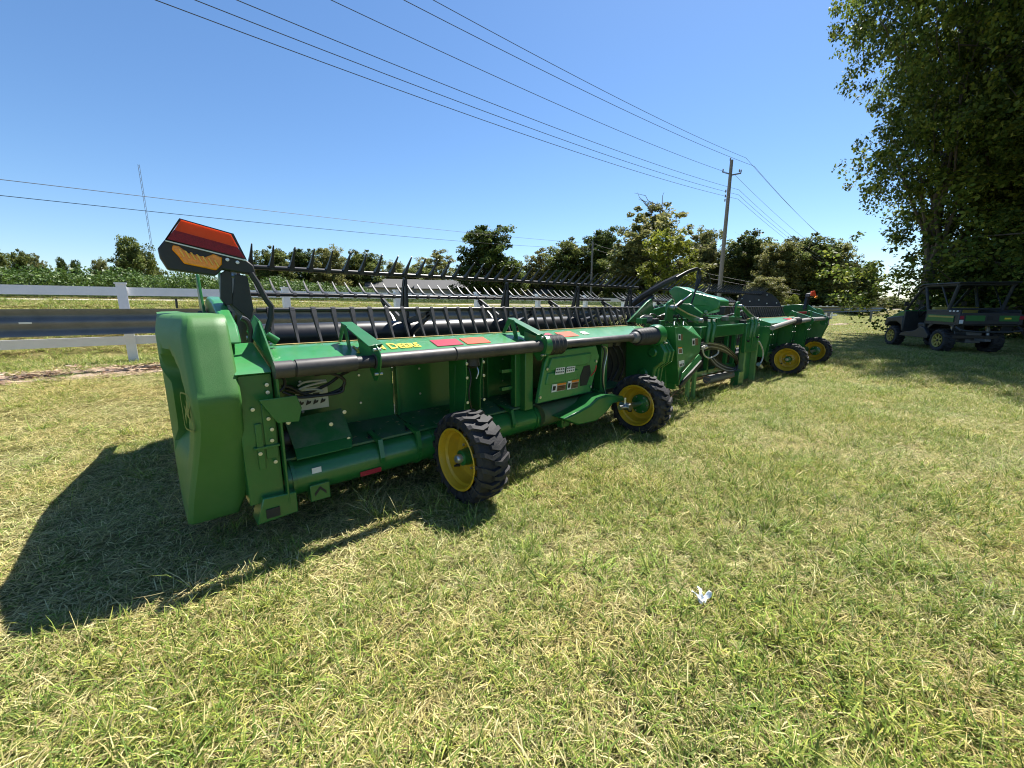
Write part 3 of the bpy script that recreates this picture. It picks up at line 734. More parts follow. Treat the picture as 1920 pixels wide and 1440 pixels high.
# --- wing body, both sides
def wing(side):
    mx = (lambda a, b: (a, b)) if side == 0 else (lambda a, b: (mirror_x(b), mirror_x(a)))
    # lower round tube
    x0, x1 = mx(.47, 3.55)
    t = B(); t.lathe([(x0, .098), (x0, .105), (x0+.01, .108), (x1-.01, .108), (x1, .105), (x1, .098)], (0, 2.53, .315), 'X', 32); t.build('lower_tube', GREEN, HD)
    for xx in (.50, 1.30, 1.42, 2.45, 2.75, 3.3):
        a = xx if side == 0 else mirror_x(xx)
        B().lathe([(a, .106), (a, .118), (a+.018, .118), (a+.018, .106)], (0, 2.53, .315), 'X', 32).build('tube_clamp', GREEN, HD)
    # deck ledge behind tube (sheet steel, dusty)
    n = 4; a0, a1 = mx(.47, 3.9)
    for i in range(n):
        u0 = a0+(a1-a0)*i/n+.004; u1 = a0+(a1-a0)*(i+1)/n-.004
        B().prism([(u0, 2.50, .425), (u0, 2.86, .475), (u0, 2.86, .49), (u0, 2.50, .44)], (u1-u0, 0, 0)).build('deck_plate', GREEND, HD, .002, fix=True)
        b = B(); b.box((u0, 2.84, .485), (u1, 2.855, .98))
        b.box((u0, 2.80, .90), (u1, 2.84, .98)); b.box((u0+.0, 2.79, .49), (u0+.02, 2.84, .90)); b.build('back_sheet', GREEN, HD, .002)
        for zz in (.62, .82):
            for f in (.25, .7): bolt((u0+(u1-u0)*f, 2.835, zz), s=.8)
    # slots with black hook shapes on the deck
    for xx in (.98, 1.25, 2.12, 3.3):
        a = xx if side == 0 else mirror_x(xx)
        B().prism([(a, 2.52, .448), (a+.05, 2.52, .448), (a+.09, 2.62, .462), (a+.04, 2.62, .462)], (0, 0, .004)).build('deck_slot', INK, HD)
        B().prism([(a+.03, 2.40, .34), (a+.03, 2.43, .455), (a+.03, 2.60, .475), (a+.03, 2.60, .46), (a+.03, 2.44, .43), (a+.03, 2.415, .30)], (.03, 0, 0)).build('clamp_strap', GREEN, HD, fix=True)
    # top beam
    b0, b1 = mx(.47, 4.3)
    prof = [(2.37, 1.000), (2.58, 1.068), (2.74, 1.068), (2.74, .95), (2.42, .93), (2.37, .965)]
    t = B(); t.prism([(b0, y, z) for y, z in prof], (b1-b0-.18 if side == 0 else b1-b0, 0, 0)); t.build('top_beam', PANELG, HD, .004, fix=True)
    if side == 0:
        B().prism([(b1-.172, y, z) for y, z in prof], (.172, 0, 0)).build('beam_end', PANELG, HD, .004, fix=True)
    B().box((b0, 2.745, 1.045), (b1, 2.775, 1.074)).build('belt_edge', TAN, HD)
    B().box((b0, 2.745, .96), (b1, 2.90, 1.043)).build('light_stop_plate', GREEN, HD, .003)  # added plate, stops sun leaking between beam and back sheet
    # underbody / cutter table running forward
    B().prism([(b0, 2.86, .43), (b0, 4.35, .16), (b0, 4.35, .13), (b0, 2.86, .36)], (b1-b0, 0, 0)).build('draper_table', BLACKP, HD, fix=True)
    B().box((b0, 4.35, .12), (b1, 4.42, .16)).build('cutter_bar', GREYM, HD)
wing(0); wing(1)

# surface frame of the sloping beam face, for prints and reflectors
sl = Vector((0, 2.58-2.37, 1.068-1.000)); slL = sl.length; slu = sl.normalized(); nrm = Vector((1, 0, 0)).cross(slu)
if nrm.z < 0: nrm = -nrm
def on_beam(x0, x1, f0, f1, name, m, off=.003, th=.0015, skew=.0):
    o = Vector((0, 2.37, 1.000)); k = slu
    pts = [o+Vector((x0, 0, 0))+k*slL*f0, o+Vector((x1, 0, 0))+k*slL*f0, o+Vector((x1+skew, 0, 0))+k*slL*f1, o+Vector((x0+skew, 0, 0))+k*slL*f1]
    return B().prism([p+nrm*off for p in pts], nrm*th).build(name, m, HD, fix=True)
def bx(px, py=640): return P(px, py, 2.5).x
on_beam(bx(812), bx(861), .34, .86, 'red_reflector', REDR); on_beam(bx(868), bx(912), .34, .86, 'orange_reflector', ORNG)
on_beam(bx(1008, 630), bx(1036, 630), .34, .86, 'red_reflector', REDR); on_beam(bx(1047, 628), bx(1077, 628), .34, .86, 'orange_reflector', ORNG)
on_beam(bx(1090, 622), bx(1100, 622), .45, .75, 'white_emblem_sticker', WHITE)
for k in (0, 1):
    x = mirror_x([1.7, 2.9][k]); on_beam(x-.12, x+.12, .3, .85, 'red_reflector', REDR); on_beam(x+.15, x+.38, .3, .85, 'orange_reflector', ORNG)
def text_mesh(s, size, ext=.001):
    c = bpy.data.curves.new('txt', 'FONT'); c.body = s.title(); c.small_caps_scale = .80; c.size = size; c.extrude = ext; c.space_character = 1.02; c.offset = .0022
    for f_ in c.body_format: f_.use_small_caps = True
    o = bpy.data.objects.new('txt', c); col.objects.link(o); dg = bpy.context.evaluated_depsgraph_get(); me = bpy.data.meshes.new_from_object(o.evaluated_get(dg))
    bpy.data.objects.remove(o); return me
me = text_mesh('JOHN DEERE', .105); me.materials.clear(); me.materials.append(YINK); me.name = 'lettering'
xe = bx(784); mxx = max(v.co.x for v in me.vertices); LW = .44
lo = link('lettering', me, HD)
Mx = Matrix(((1, slu.x, nrm.x, 0), (0, slu.y, nrm.y, 0), (0, slu.z, nrm.z, 0), (0, 0, 0, 1)))
org = Vector((xe-LW, 2.37, 1.000))+slu*slL*.42+nrm*.004
lo.matrix_world = Matrix.Translation(org) @ Mx @ Matrix.Diagonal((LW/mxx, 1.15, 1, 1))

# --- drive tubes with brackets
def shaft(x0, x1, r, y=2.285, z=.985, m=TUBEB, z1=None, y1=None):
    a = Vector((x0, y, z)); b = Vector((x1, y if y1 is None else y1, z if z1 is None else z1))
    return B().tube([a, a.lerp(b, .004), a.lerp(b, .5), a.lerp(b, .996), b], [r*.93, r, r, r, r*.93], 28).build('drive_tube', m, HD)
XJ1 = P(553, 690, 2.24).x
shaft(.44, XJ1, .044); B().lathe([(XJ1, .036), (XJ1, .041), (XJ1+.012, .041), (XJ1+.012, .036)], (0, 2.285, .985), 'X', 24).build('tube_joint', INK, HD)
shaft(XJ1+.012, P(672, 670, 2.24).x, .0455); shaft(P(672, 670, 2.24).x, .95, .036, m=BLACKP)
shaft(.955, P(857, 660, 2.24).x, .0445); XJ2 = P(857, 660, 2.24).x
shaft(XJ2+.005, 2.34, .047)
XB1 = 2.345; XB2 = 2.56
def bellows(x0, x1, r, n, y=2.285, z=.985, r1=None):
    pr = [(x0, r*.6)]
    for i in range(n*2+1): pr.append((x0+(x1-x0)*i/(n*2), (r if i % 2 else r*.84)*(1 if r1 is None else 1+(r1/r-1)*i/(n*2))))
    pr.append((x1, r*.6)); return B().lathe(pr, (0, y, z), 'X', 28).build('rubber_boot', BLACKP, HD)
bellows(XB1+.06, XB2+.03, .085, 4)
B().lathe([(XB1, .04), (XB1, .075), (XB1+.05, .085), (XB1+.055, .06)], (0, 2.285, .985), 'X', 24).build('boot_collar', GREEN, HD)
shaft(2.58, 3.70, .036); B().lathe([(3.66, .036), (3.68, .055), (3.74, .06), (3.75, .04)], (0, 2.285, .985), 'X', 20).build('tube_joint', GREYM, HD)
bellows(3.74, 4.10, .088, 7, r1=.098)
# first bracket: triangular arm and hanging plate
def bracket(xc, w=.10):
    o = B()
    o.prism([(xc+.035, 2.44, .93), (xc+.035, 2.52, 1.185), (xc+.035, 2.60, 1.20), (xc+.035, 2.68, 1.075), (xc+.035, 2.64, 1.075), (xc+.035, 2.57, 1.16), (xc+.035, 2.48, .95)], (.008, 0, 0))
    o.prism([(xc+.03, 2.60, 1.205), (xc+.10, 2.59, 1.205), (xc+.155, 2.28, 1.085), (xc+.06, 2.26, 1.078)], (0, 0, -.008))
    o.prism([(xc+.10, 2.59, 1.20), (xc+.105, 2.52, 1.06), (xc+.13, 2.35, 1.02), (xc+.15, 2.28, 1.08)], (.007, 0, 0))
    o.build('tube_bracket', GREEN, HD, .003, fix=True)
    pl = B(); R0 = .085
    pts = []
    for i in range(20):
        a = PI*(-.1+1.2*i/19); pts.append((xc+.10, 2.285+R0*math.cos(a), 1.00+R0*math.sin(a)))
    pts += [(xc+.10, 2.22, .93), (xc+.10, 2.27, .87), (xc+.10, 2.31, .865), (xc+.10, 2.36, .92)]
    pl.prism(pts, (.008, 0, 0)); h = pl.build('hanger_plate', GREEN, HD, .002, fix=True)
    for (y, z) in ((2.245, 1.055), (2.245, .915)): B().cyl((xc+.08, y, z), (xc+.125, y, z), .009, 8).build('bolt', ZINC, h)
    B().prism([(xc+.11, 2.31, 1.06), (xc+.08, 2.44, 1.10), (xc+.08, 2.44, 1.03), (xc+.10, 2.33, .95)], (-.006, 0, 0)).build('bracket_gusset', GREEN, HD, .002, fix=True)
for xc in (.86, 2.23): bracket(xc)
for xc in (mirror_x(2.3), mirror_x(1.0)): bracket(xc)
# right wing tubes: pale, kinked
shaft(8.05, 9.35, .042, m=GREYT, z=.93, z1=1.03); shaft(9.55, 10.6, .042, m=GREYT, z=1.0, z1=1.03); shaft(10.7, 12.1, .04, m=GREYT, z=1.02)
bellows(9.30, 9.58, .075, 4, z=1.015)

# --- reel
RCY, RCZ, RR = 3.50, 1.10, .53
def tine_mesh(kind):
    t = B(); t.tube([(-.014, 0, 0), (.014, 0, 0)], .0215, 8)
    # centre y,z, half width across (x), half width in depth
    if kind == 'rear':
        pth = [(-.006, -.010, .013, .016), (-.026, -.055, .010, .013), (-.052, -.115, .008, .010), (-.086, -.180, .006, .008), (-.128, -.245, .0035, .004)]
    elif kind == 'top':
        pth = [(.0, .004, .017, .014), (-.035, .034, .012, .010), (-.07, .066, .008, .007), (-.11, .102, .0055, .005), (-.155, .142, .003, .003)]
    else:
        pth = [(.01, .010, .010, .012), (.06, .018, .008, .010), (.115, .045, .007, .008), (.175, .090, .005, .006), (.225, .135, .003, .003)]
    vs = []
    for i, (y, z, wx, wd) in enumerate(pth):
        wx *= 1.2; wd *= 1.2
        a_ = pth[max(0, i-1)]; b_ = pth[min(len(pth)-1, i+1)]; ty, tz = b_[0]-a_[0], b_[1]-a_[1]; L = math.hypot(ty, tz); ny, nz = -tz/L, ty/L
        vs += [(-wx, y-ny*wd, z-nz*wd), (wx, y-ny*wd, z-nz*wd), (wx, y+ny*wd, z+nz*wd), (-wx, y+ny*wd, z+nz*wd)]
    n = len(pth); fs = [(k*4+j, k*4+(j+1) % 4, (k+1)*4+(j+1) % 4, (k+1)*4+j) for k in range(n-1) for j in range(4)]+[(0, 1, 2, 3), (n*4-1, n*4-2, n*4-3, n*4-4)]
    return t.add(vs, fs)
TMAT = mat('tine_plastic', (.03, .03, .033), .38, dust=.35, dustc=(.14, .13, .125))
TM = {k: tine_mesh(k).mesh('tine', TMAT, fix=True) for k in ('rear', 'top', 'front')}
def reel(xa, xb, n, spiders, first, vis=('rear', 'top', 'front')):
    c = B(); c.lathe([(xa, .07), (xa, .098), (xa+.02, .10), (xb-.02, .10), (xb, .098), (xb, .07)], (0, RCY, RCZ-.03), 'X', 32); c.build('reel_tube', BLACK, HD)
    kinds = [('front', 34), ('top', 97), ('rear', 157), ('low', 214), ('low', 274), ('low', 334)]
    sp = (xb-xa-.12)/n
    for kd, dg in kinds:
        a = math.radians(dg); y = RCY+RR*math.cos(a); z = RCZ+RR*math.sin(a)
        if kd == 'rear': y, z = 3.00, 1.275
        if kd == 'top': z = 1.572
        bt = empty('reel_bat', (0, y, z), 0, HD)
        bpy.data.objects.remove(bt)
        q = B(); q.lathe([(xa, .012), (xa, .0165), (xb, .0165), (xb, .012)], (0, 0, 0), 'X', 14)
        bt = q.build('reel_bat', BLACK, HD, loc=(0, y, z))
        if kd in vis:
            for i in range(n):
                link('tine', TM[kd], bt, (first+i*sp, 0, 0), (R.uniform(-.02, .02), R.uniform(-.02, .02), R.uniform(-.04, .04)))
        else:
            t = B()
            for i in range(n):
                t.M = Matrix.Translation((first+i*sp, 0, 0)); t.prism([(-.005, -.02, 0), (-.005, .02, 0), (-.005, .0, -.22), (-.005, -.01, -.22)], (.01, 0, 0))
            tag(t.build('tine_row', TMAT, bt, fix=True), kind='stuff')
    for sx in spiders:
        s = B()
        for kd, dg in kinds:
            a = math.radians(dg); y = RCY+RR*math.cos(a); z = RCZ+RR*math.sin(a)
            if kd == 'rear': y, z = 3.00, 1.275
            if kd == 'top': z = 1.572
            d = Vector((0, y-RCY, z-RCZ)); L = d.length; d.normalize(); o_ = Vector((0, -d.z, d.y)); c0 = Vector((sx, RCY, RCZ-.03))
            for sg in (-1, 1):
                s.prism([c0+d*.08+o_*sg*.085, c0+d*L*.96+o_*sg*.026, c0+d*L+o_*sg*.006, c0+d*.5*L+o_*sg*.012, c0+d*.11+o_*sg*.035], (.022, 0, 0))
            s.prism([c0+d*L*.86-o_*.024, c0+d*L*1.02-o_*.02, c0+d*L*1.02+o_*.02, c0+d*L*.86+o_*.024], (.024, 0, 0))
        s.lathe([(sx-.01, .10), (sx-.01, .14), (sx+.016, .14), (sx+.016, .10)], (0, RCY, RCZ-.03), 'X', 20)
        s.build('reel_spider', BLACK, HD, fix=True)
R = random.Random(8)
reel(.52, 5.62, 38, (1.76, 2.97, 4.18, 5.40), .59)
reel(5.95, 11.2, 39, (7.1, 8.4, 9.7), 6.0)
# end discs
def disc(x, r, nb, name='reel_end_disc'):
    d = B().lathe([(x, r-.02), (x-.012, r), (x-.012, r*.3), (x+.004, r*.28)], (0, RCY, RCZ), 'X', 40)
    d.lathe([(x+.004, .001), (x+.004, r-.02), (x+.012, r-.01), (x+.012, .001)], (0, RCY, RCZ), 'X', 40)
    o = d.build(name, BLACKP, HD, fix=True)
    for i in range(nb):
        a = 2*PI*i/nb; rr = r*(.9 if i % 2 else .62)
        B().cyl((x-.03, RCY+rr*math.cos(a), RCZ+rr*math.sin(a)), (x-.01, RCY+rr*math.cos(a), RCZ+rr*math.sin(a)), .014, 8).build('bolt', ZINC, o)
disc(.49, .47, 10); disc(10.95, .56, 22)

# --- left end shield
def shield(xo, sgn, name='end_shield'):
    """xo outer face, sgn +1: body extends to +x"""
    W = .30
    zs = [.19, .194, .205, .25, .28, .34, .40, .46, .52, .58, .64, .70, .76, .82, .84, .865, .885, .91, .95, .99, 1.03, 1.06, 1.09, 1.12, 1.16, 1.20, 1.235, 1.252, 1.258]
    def yr(z):      # rear line
        tb_ = [(.19, 2.53), (.20, 2.52), (.5, 2.445), (.83, 2.340), (.865, 2.335), (.89, 2.343), (1.21, 2.485), (1.24, 2.51), (1.253, 2.55), (1.258, 2.62)]
        for (a, b), (c, d) in zip(tb_, tb_[1:]):
            if a <= z <= c: return b+(d-b)*(z-a)/(c-a)
        return tb_[-1][1]
    G = []
    for z in zs:
        y0 = yr(z); row = []
        inx = W
        if z < .36: inx = W-.05*(1-ss(.19, .34, z))
        low = 0
        topin = .05*ss(1.15, 1.258, z)
        row.append((inx, y0+.30)); row.append((inx, y0+.012)); row.append((inx-.012, y0))
        for t in (.75, .5, .3): row.append((.115+(inx-.13)*t, y0))
        ex = .022+.085*ss(.12, .80, z); x0_ = .022+topin*.4+low*.3
        line = []
        for i in range(5):
            a = (PI/2)*i/4; line.append((x0_+ex-.02+.02*math.cos(a), y0+.02*(1-math.cos(a))*0+.026*(1-math.cos(a))))
        for i in range(1, 23):
            t = i/22; line.append((x0_+(ex-.02)*(1-t)**1.15, y0+.026+.36*t))
        for yy in (.47, .6, .72, .86, 1.0, 1.2, 1.45, 1.8, 2.2, 2.45): line.append((x0_+.01*yy, y0+yy))
        for (x, y) in line:
            ay = abs((y-y0-.25)/.15); zz = (z-.90)/.19
            rr = math.sqrt(ay*ay+max(0, zz)**2)
            dp = .085*(1-ss(.78, 1.0, rr))*ss(.54, .66, z)
            row.append((x+dp, y+dp*.5))
        G.append([(xo+sgn*p, q, z-(z-.19)*.30*ss(y0+1.2, y0+2.5, q)) for p, q in row])
    # top cap: shrink to centre line
    top = G[-1]; G.append([(p[0]+(xo+sgn*.17-p[0])*.25, p[1]+.05, p[2]+.004) for p in top]); G.append([(xo+sgn*.17, max(2.80, p[1]+.08), p[2]+.006) for p in top])
    b = B(); b.grid(G)
    bot = G[0]; b.grid([[(xo+sgn*.17, max(2.7, p[1]), .217) for p in bot], bot])
    o = b.build(name, PLASTIC, HD, smooth=50, fix=True)
    return o
sh = shield(0.0, 1)
sh2 = shield(2*CX-.0, -1)
# emblem on the outer face of the left shield: yellow rounded frame with a leaping deer
eo = Vector((.092, 2.452, .80)); eu = Vector((.225, -.974, 0)).normalized(); en = Vector((-.974, -.225, 0)); ev = Vector((0, .05, 1)).normalized()
def ep(u, v, k=.006): return eo+eu*u+ev*v+en*k
eb = B()
def rr_pts(hw, hh, r, k):
    out = []
    for (sy, sz, a0) in ((1, 1, 0), (-1, 1, PI/2), (-1, -1, PI), (1, -1, 1.5*PI)):
        for i in range(5):
            a = a0+PI/2*i/4; out.append(ep(sy*(hw-r)+r*math.cos(a), sz*(hh-r)+r*math.sin(a), .006))
    return out
o1 = rr_pts(.060, .095, .025, .012); o2 = rr_pts(.052, .087, .02, .012); n = len(o1)
eb.add(o1+o2, [(i, (i+1) % n, n+(i+1) % n, n+i) for i in range(n)])
deer = [(-.045, -.03), (-.02, .0), (-.03, .03), (-.01, .01), (.01, .03), (.0, .055), (.015, .035), (.03, .05), (.03, .02), (.05, .015), (.03, .0), (.03, -.02), (.05, -.04), (.02, -.025), (-.01, -.01), (-.03, -.05), (-.035, -.02)]
eb.add([ep(a*.9, b*1.3) for a, b in deer], [tuple(range(len(deer)))])
eb.build('emblem', mat('faded_yellow', (.13, .19, .035), .5), HD, smooth=0)

# --- left end structure between shield and wing
end = B(); end.prism([(.455, 2.36, .22), (.455, 2.33, 1.00), (.455, 2.50, 1.13), (.455, 2.62, 1.22), (.455, 2.75, 1.16), (.455, 3.1, 1.05), (.455, 3.1, .25), (.455, 2.6, .18)], (.010, 0, 0)); end.build('end_plate', GREEN, HD, .002, fix=True)
B().prism([(.285, 2.37, .965), (.285, 2.40, .985), (.285, 2.80, 1.09), (.285, 2.80, 1.07), (.285, 2.42, .95)], (.163, 0, 0)).build('end_cover', PANELG, HD, .003, fix=True)
e = B(); e.box((.285, 2.40, .26), (.448, 2.42, .955)); e.box((.285, 2.42, .26), (.30, 2.9, 1.0)); e.box((.30, 2.6, .26), (.448, 2.62, .96)); e.build('end_post', GREEN, HD, .003)
B().box((.345, 2.385, .45), (.375, 2.398, .70)).build('slot_bracket', GREEN, HD, .002)
B().box((.385, 2.390, .50), (.440, 2.398, .80)).build('latch_plate', GREEN, HD, .002)
B().box((.330, 2.378, .562), (.45, 2.398, .575)).build('latch_rib', GREEN, HD, .002)
for z, x in ((.90, .42), (.86, .42), (.78, .345), (.72, .41), (.66, .42), (.60, .415), (.54, .355), (.48, .42)): bolt((x, 2.386, z), s=.9)
B().prism([(.30, 2.36, .16), (.50, 2.36, .17), (.50, 2.36, .29), (.34, 2.36, .30)], (0, .14, 0)).build('skid_foot', GREEN, HD, .006, fix=True)
B().box((.345, 2.352, .185), (.41, 2.358, .235)).build('foot_slot', INK, HD)
B().prism([(.33, 2.3, .87), (.50, 2.3, .87), (.52, 2.3, .80), (.50, 2.30, .73), (.40, 2.3, .74)], (0, .006, 0)).build('catch_tab', GREEN, HD, .002, fix=True).location = (.035, 0, -.03)
# manual plate, bundled hoses
pl = B().box((P(552, 760, 2.75).x, 2.70, .66), (P(611, 745, 2.75).x, 2.706, .80)).build('sign_plate', mat('aluminium_plate', (.5, .52, .5), .5, var=.1), HD)
R = random.Random(2)
xa, xb = P(552, 760, 2.7).x, P(611, 745, 2.7).x
for i in range(4):
    c = B(); x = xa+.02+(xb-xa)*.23*i; c.prism([(x, 2.698, .69), (x+.03, 2.698, .70), (x+.035, 2.698, .715), (x+.02, 2.698, .712), (x+.015, 2.698, .725), (x+.005, 2.698, .705)], (0, -.002, 0)); c.build('pictogram', INK, pl, fix=True)
for i in range(3): B().box((xa+.01+.05*i, 2.696, .752+.01*(i % 2)), (xa+.05+.05*i, 2.699, .762+.01*(i % 2))).build('print_line', INK, pl)
def hose(name, pts, r, m, Y=None, n=8, steps=6):
    pts = [Vector(p) for p in pts]; out = []
    for i in range(len(pts)-1):
        p0 = pts[max(0, i-1)]; p1 = pts[i]; p2 = pts[i+1]; p3 = pts[min(len(pts)-1, i+2)]
        for k in range(steps):
            t = k/steps; out.append(.5*((2*p1)+(p2-p0)*t+(2*p0-5*p1+4*p2-p3)*t*t+(3*p1-p0-3*p2+p3)*t**3))
    out.append(pts[-1]); return B().tube(out, r, n).build(name, m, HD)
def hp(name, pix, Y, r, m, dy=0): return hose(name, [P(a, b, Y+dy*i) for i, (a, b) in enumerate(pix)], r, m)
hp('grey_hose', [(558, 724), (570, 717), (590, 714), (611, 713)], 2.55, .0065, HOSEG)
hp('grey_hose', [(555, 734), (570, 726), (590, 720), (612, 715)], 2.54, .0065, HOSEG)
hp('grey_hose', [(570, 732), (590, 730), (606, 733)], 2.53, .006, HOSEG)
hp('black_hose', [(528, 724), (545, 726), (575, 741), (610, 740), (640, 728), (645, 712), (620, 700), (590, 703)], 2.52, .010, HOSEM)
hp('black_hose', [(535, 730), (570, 737), (612, 722), (636, 705), (650, 698), (665, 690)], 2.56, .010, HOSEM)
hp('black_hose', [(530, 735), (560, 745), (600, 742), (640, 735), (644, 720)], 2.5, .008, HOSEM)
hp('black_hose', [(518, 705), (532, 710), (533, 725), (522, 735)], 2.45, .008, HOSEM)
hp('end_hose', [(452, 596), (463, 602), (470, 620), (470, 642)], 2.62, .014, HOSEM)
# left cover plate in the deck
cp = B(); a = [P(536, 782, 2.52), P(650, 766, 2.52), P(664, 836, 2.42), P(556, 860, 2.42)]
a = [P(532, 788, 2.66), P(640, 765, 2.66), P(660, 818, 2.50), P(552, 842, 2.50)]; b_ = [P(552, 842, 2.50), P(660, 818, 2.50), P(661, 838, 2.44), P(557, 862, 2.44)]
cp.prism(a, (0, .01, -.01)); cp.build('cover_plate', GREEND, HD, .002, fix=True)
B().prism(b_, (0, .01, -.01)).build('cover_lip', GREEN, HD, .002, fix=True)
for q in ((540, 792), (645, 772), (653, 822), (620, 795)): bolt(P(q[0], q[1], 2.5), s=1.1)
# small gearbox in the dark recess
gb = B(); c = P(528, 825, 2.62); gb.lathe([(c.x-.04, .02), (c.x-.03, .05), (c.x+.04, .05), (c.x+.05, .03)], (0, c.y, c.z), 'X', 16); gb.box((c.x-.05, c.y, c.z-.08), (c.x+.03, c.y+.08, c.z+.02)); gb.build('side_gearbox', BLACKP, HD, .004)
# decals and tow hook on the lower tube
B().box((P(585, 885, 2.42).x, 2.418, .345), (P(603, 885, 2.42).x, 2.420, .378)).build('decal', WHITE, HD)
def hook(xc, z=.20):
    o = B().box((xc-.055, 2.405, z-.055), (xc+.055, 2.47, z+.045)).build('tie_down', GREEN, HD, .004)
    B().prism([(xc-.032, 2.402, z-.025), (xc, 2.402, z+.012), (xc+.032, 2.402, z-.025), (xc+.032, 2.402, z-.005), (xc, 2.402, z+.03), (xc-.032, 2.402, z-.005)], (0, .002, 0)).build('hook_slot', INK, o, fix=True)
hook(P(600, 905, 2.4).x, .235); hook(P(1062, 780, 2.4).x, .24)
B().box((P(675, 878, 2.42).x, 2.420, .245), (P(715, 878, 2.42).x, 2.424, .275)).build('red_reflector', REDR, HD)
B().box((P(1049, 770, 2.42).x, 2.416, .36), (P(1058, 770, 2.42).x, 2.419, .40)).build('decal', WHITE, HD)

# --- wheel supports (vertical channels)
def channel(xc, m=GREEN):
    b = B()
    for sx in (-1, 1): b.prism([(xc+sx*.085, 2.40, .40), (xc+sx*.06, 2.36, .72), (xc+sx*.075, 2.34, .95), (xc+sx*.075, 2.56, .95), (xc+sx*.085, 2.56, .40)], (.008, 0, 0))
    b.prism([(xc-.08, 2.50, .42), (xc+.08, 2.50, .42), (xc+.07, 2.48, .95), (xc-.07, 2.48, .95)], (0, .008, 0))
    b.build('wheel_support', m, HD, .002, fix=True)
    for z in (.62, .80, .90):
        for sx in (-.075, .075): bolt((xc+sx, 2.335, z))
channel(1.72); channel(mirror_x(1.9)); channel(mirror_x(3.0))
c = Vector((1.72, 2.42, 0))
hose('black_hose', [(1.68, 2.40, .93), (1.70, 2.36, .80), (1.68, 2.36, .66), (1.73, 2.38, .5)], .006, HOSEM)
hose('steel_line', [(1.74, 2.40, .92), (1.76, 2.35, .84), (1.74, 2.35, .78)], .006, STEEL)
B().lathe([(0, .02), (.02, .05), (.08, .045), (.09, .02)], (1.72, 2.36, .86), 'Z', 14).build('hose_fitting', BLACKP, HD)

# --- wheels
def tyre_mesh(Rr, W, rim, nl):
    t = B(); h = W/2
    t.lathe([(-h*.70, rim), (-h*.90, rim+.02), (-h*.98, rim+.05), (-h*.96, Rr-.05), (-h*.86, Rr-.028), (-h*.5, Rr-.026), (0, Rr-.024), (h*.5, Rr-.026), (h*.86, Rr-.028), (h*.96, Rr-.05), (h*.98, rim+.05), (h*.90, rim+.02), (h*.70, rim)], (0, 0, 0), 'X', 56, caps=False)
    def pt(u, v, r):
        a = v/Rr; return (u, r*math.cos(a), r*math.sin(a))
    for i in range(nl):
        for sg in (-1, 1):
            v0 = 2*PI*Rr*(i+(0 if sg < 0 else .5))/nl; th = .0165
            cl = [(-h*1.0, -.010, Rr-.058, .8), (-h*.97, -.004, Rr-.020, 1), (-h*.78, .004, Rr-.004, 1), (-h*.28, .036, Rr, .95), (h*.22, .020, Rr, .8)]
            vs = []
            for (u, v, r, f) in cl:
                u *= -sg
                for q, rr in ((-th*f, r), (th*f, r), (th*f*1.15, r-.034), (-th*f*1.15, r-.034)): vs.append(pt(u, v0+v+q, rr))
            fs = []; n = len(cl)
            for k in range(n-1):
                for j in range(4): fs.append((k*4+j, k*4+(j+1) % 4, (k+1)*4+(j+1) % 4, (k+1)*4+j))
            fs += [(0, 1, 2, 3), ((n-1)*4+3, (n-1)*4+2, (n-1)*4+1, (n-1)*4)]
            t.add(vs, fs)
    return t.mesh('tyre', RUBBER, 30, fix=True)
TYRE = tyre_mesh(.31, .235, .205, 19)
def wheel(x, y, hubside):
    o = empty('wheel', (x, y, .305), 0, HD)
    ty = link('tyre', TYRE, o, (.118, 0, 0), (R.uniform(0, 1), 0, 0))
    r = B()
    r.lathe([(.014, .207), (.004, .213), (.0, .207), (.004, .198), (.028, .191), (.045, .188), (.06, .176), (.115, .170), (.135, .158), (.150, .12), (.132, .095), (.124, .06), (.124, .001)], (0, 0, 0), 'X', 48, caps=False)
    r.lathe([(.235, .207), (.20, .18), (.16, .165), (.16, .001)], (0, 0, 0), 'X', 48, caps=False)
    r.build('rim', YEL, o, smooth=28)
    if hubside:
        hb = B(); hb.lathe([(.126, .062), (.09, .058), (.05, .052), (.045, .03), (.044, .001)], (0, 0, 0), 'X', 24); hbo = hb.build('hub', GREEN, o)
        cpm = B(); cpm.lathe([(.05, .03), (.02, .030), (.008, .022), (.005, .001)], (0, 0, 0), 'X', 20); cpm.build('hub_cap', ZINC, o)
    else:
        hb = B(); hb.lathe([(.128, .10), (.104, .10), (.092, .06), (.09, .001)], (0, 0, 0), 'X', 28); hbo = hb.build('hub', GREEN, o)
    for i in range(6):
        a = i*PI/3; rr = .082; B().cyl((.095, rr*math.cos(a), rr*math.sin(a)), (.108, rr*math.cos(a), rr*math.sin(a)), .009, 6).build('wheel_nut', ZINC, hbo)
    B().lathe([(.1, .015), (.07, .008), (.06, .007), (.06, .001)], (0, .10, -.09), 'X', 8).build('valve_stem', INK, o)
    return o
R = random.Random(9)
WY = 2.14
wheel(1.40, WY, True); wheel(3.60, WY+.03, False); wheel(8.95, WY+.1, True); wheel(11.15, WY+.15, False)
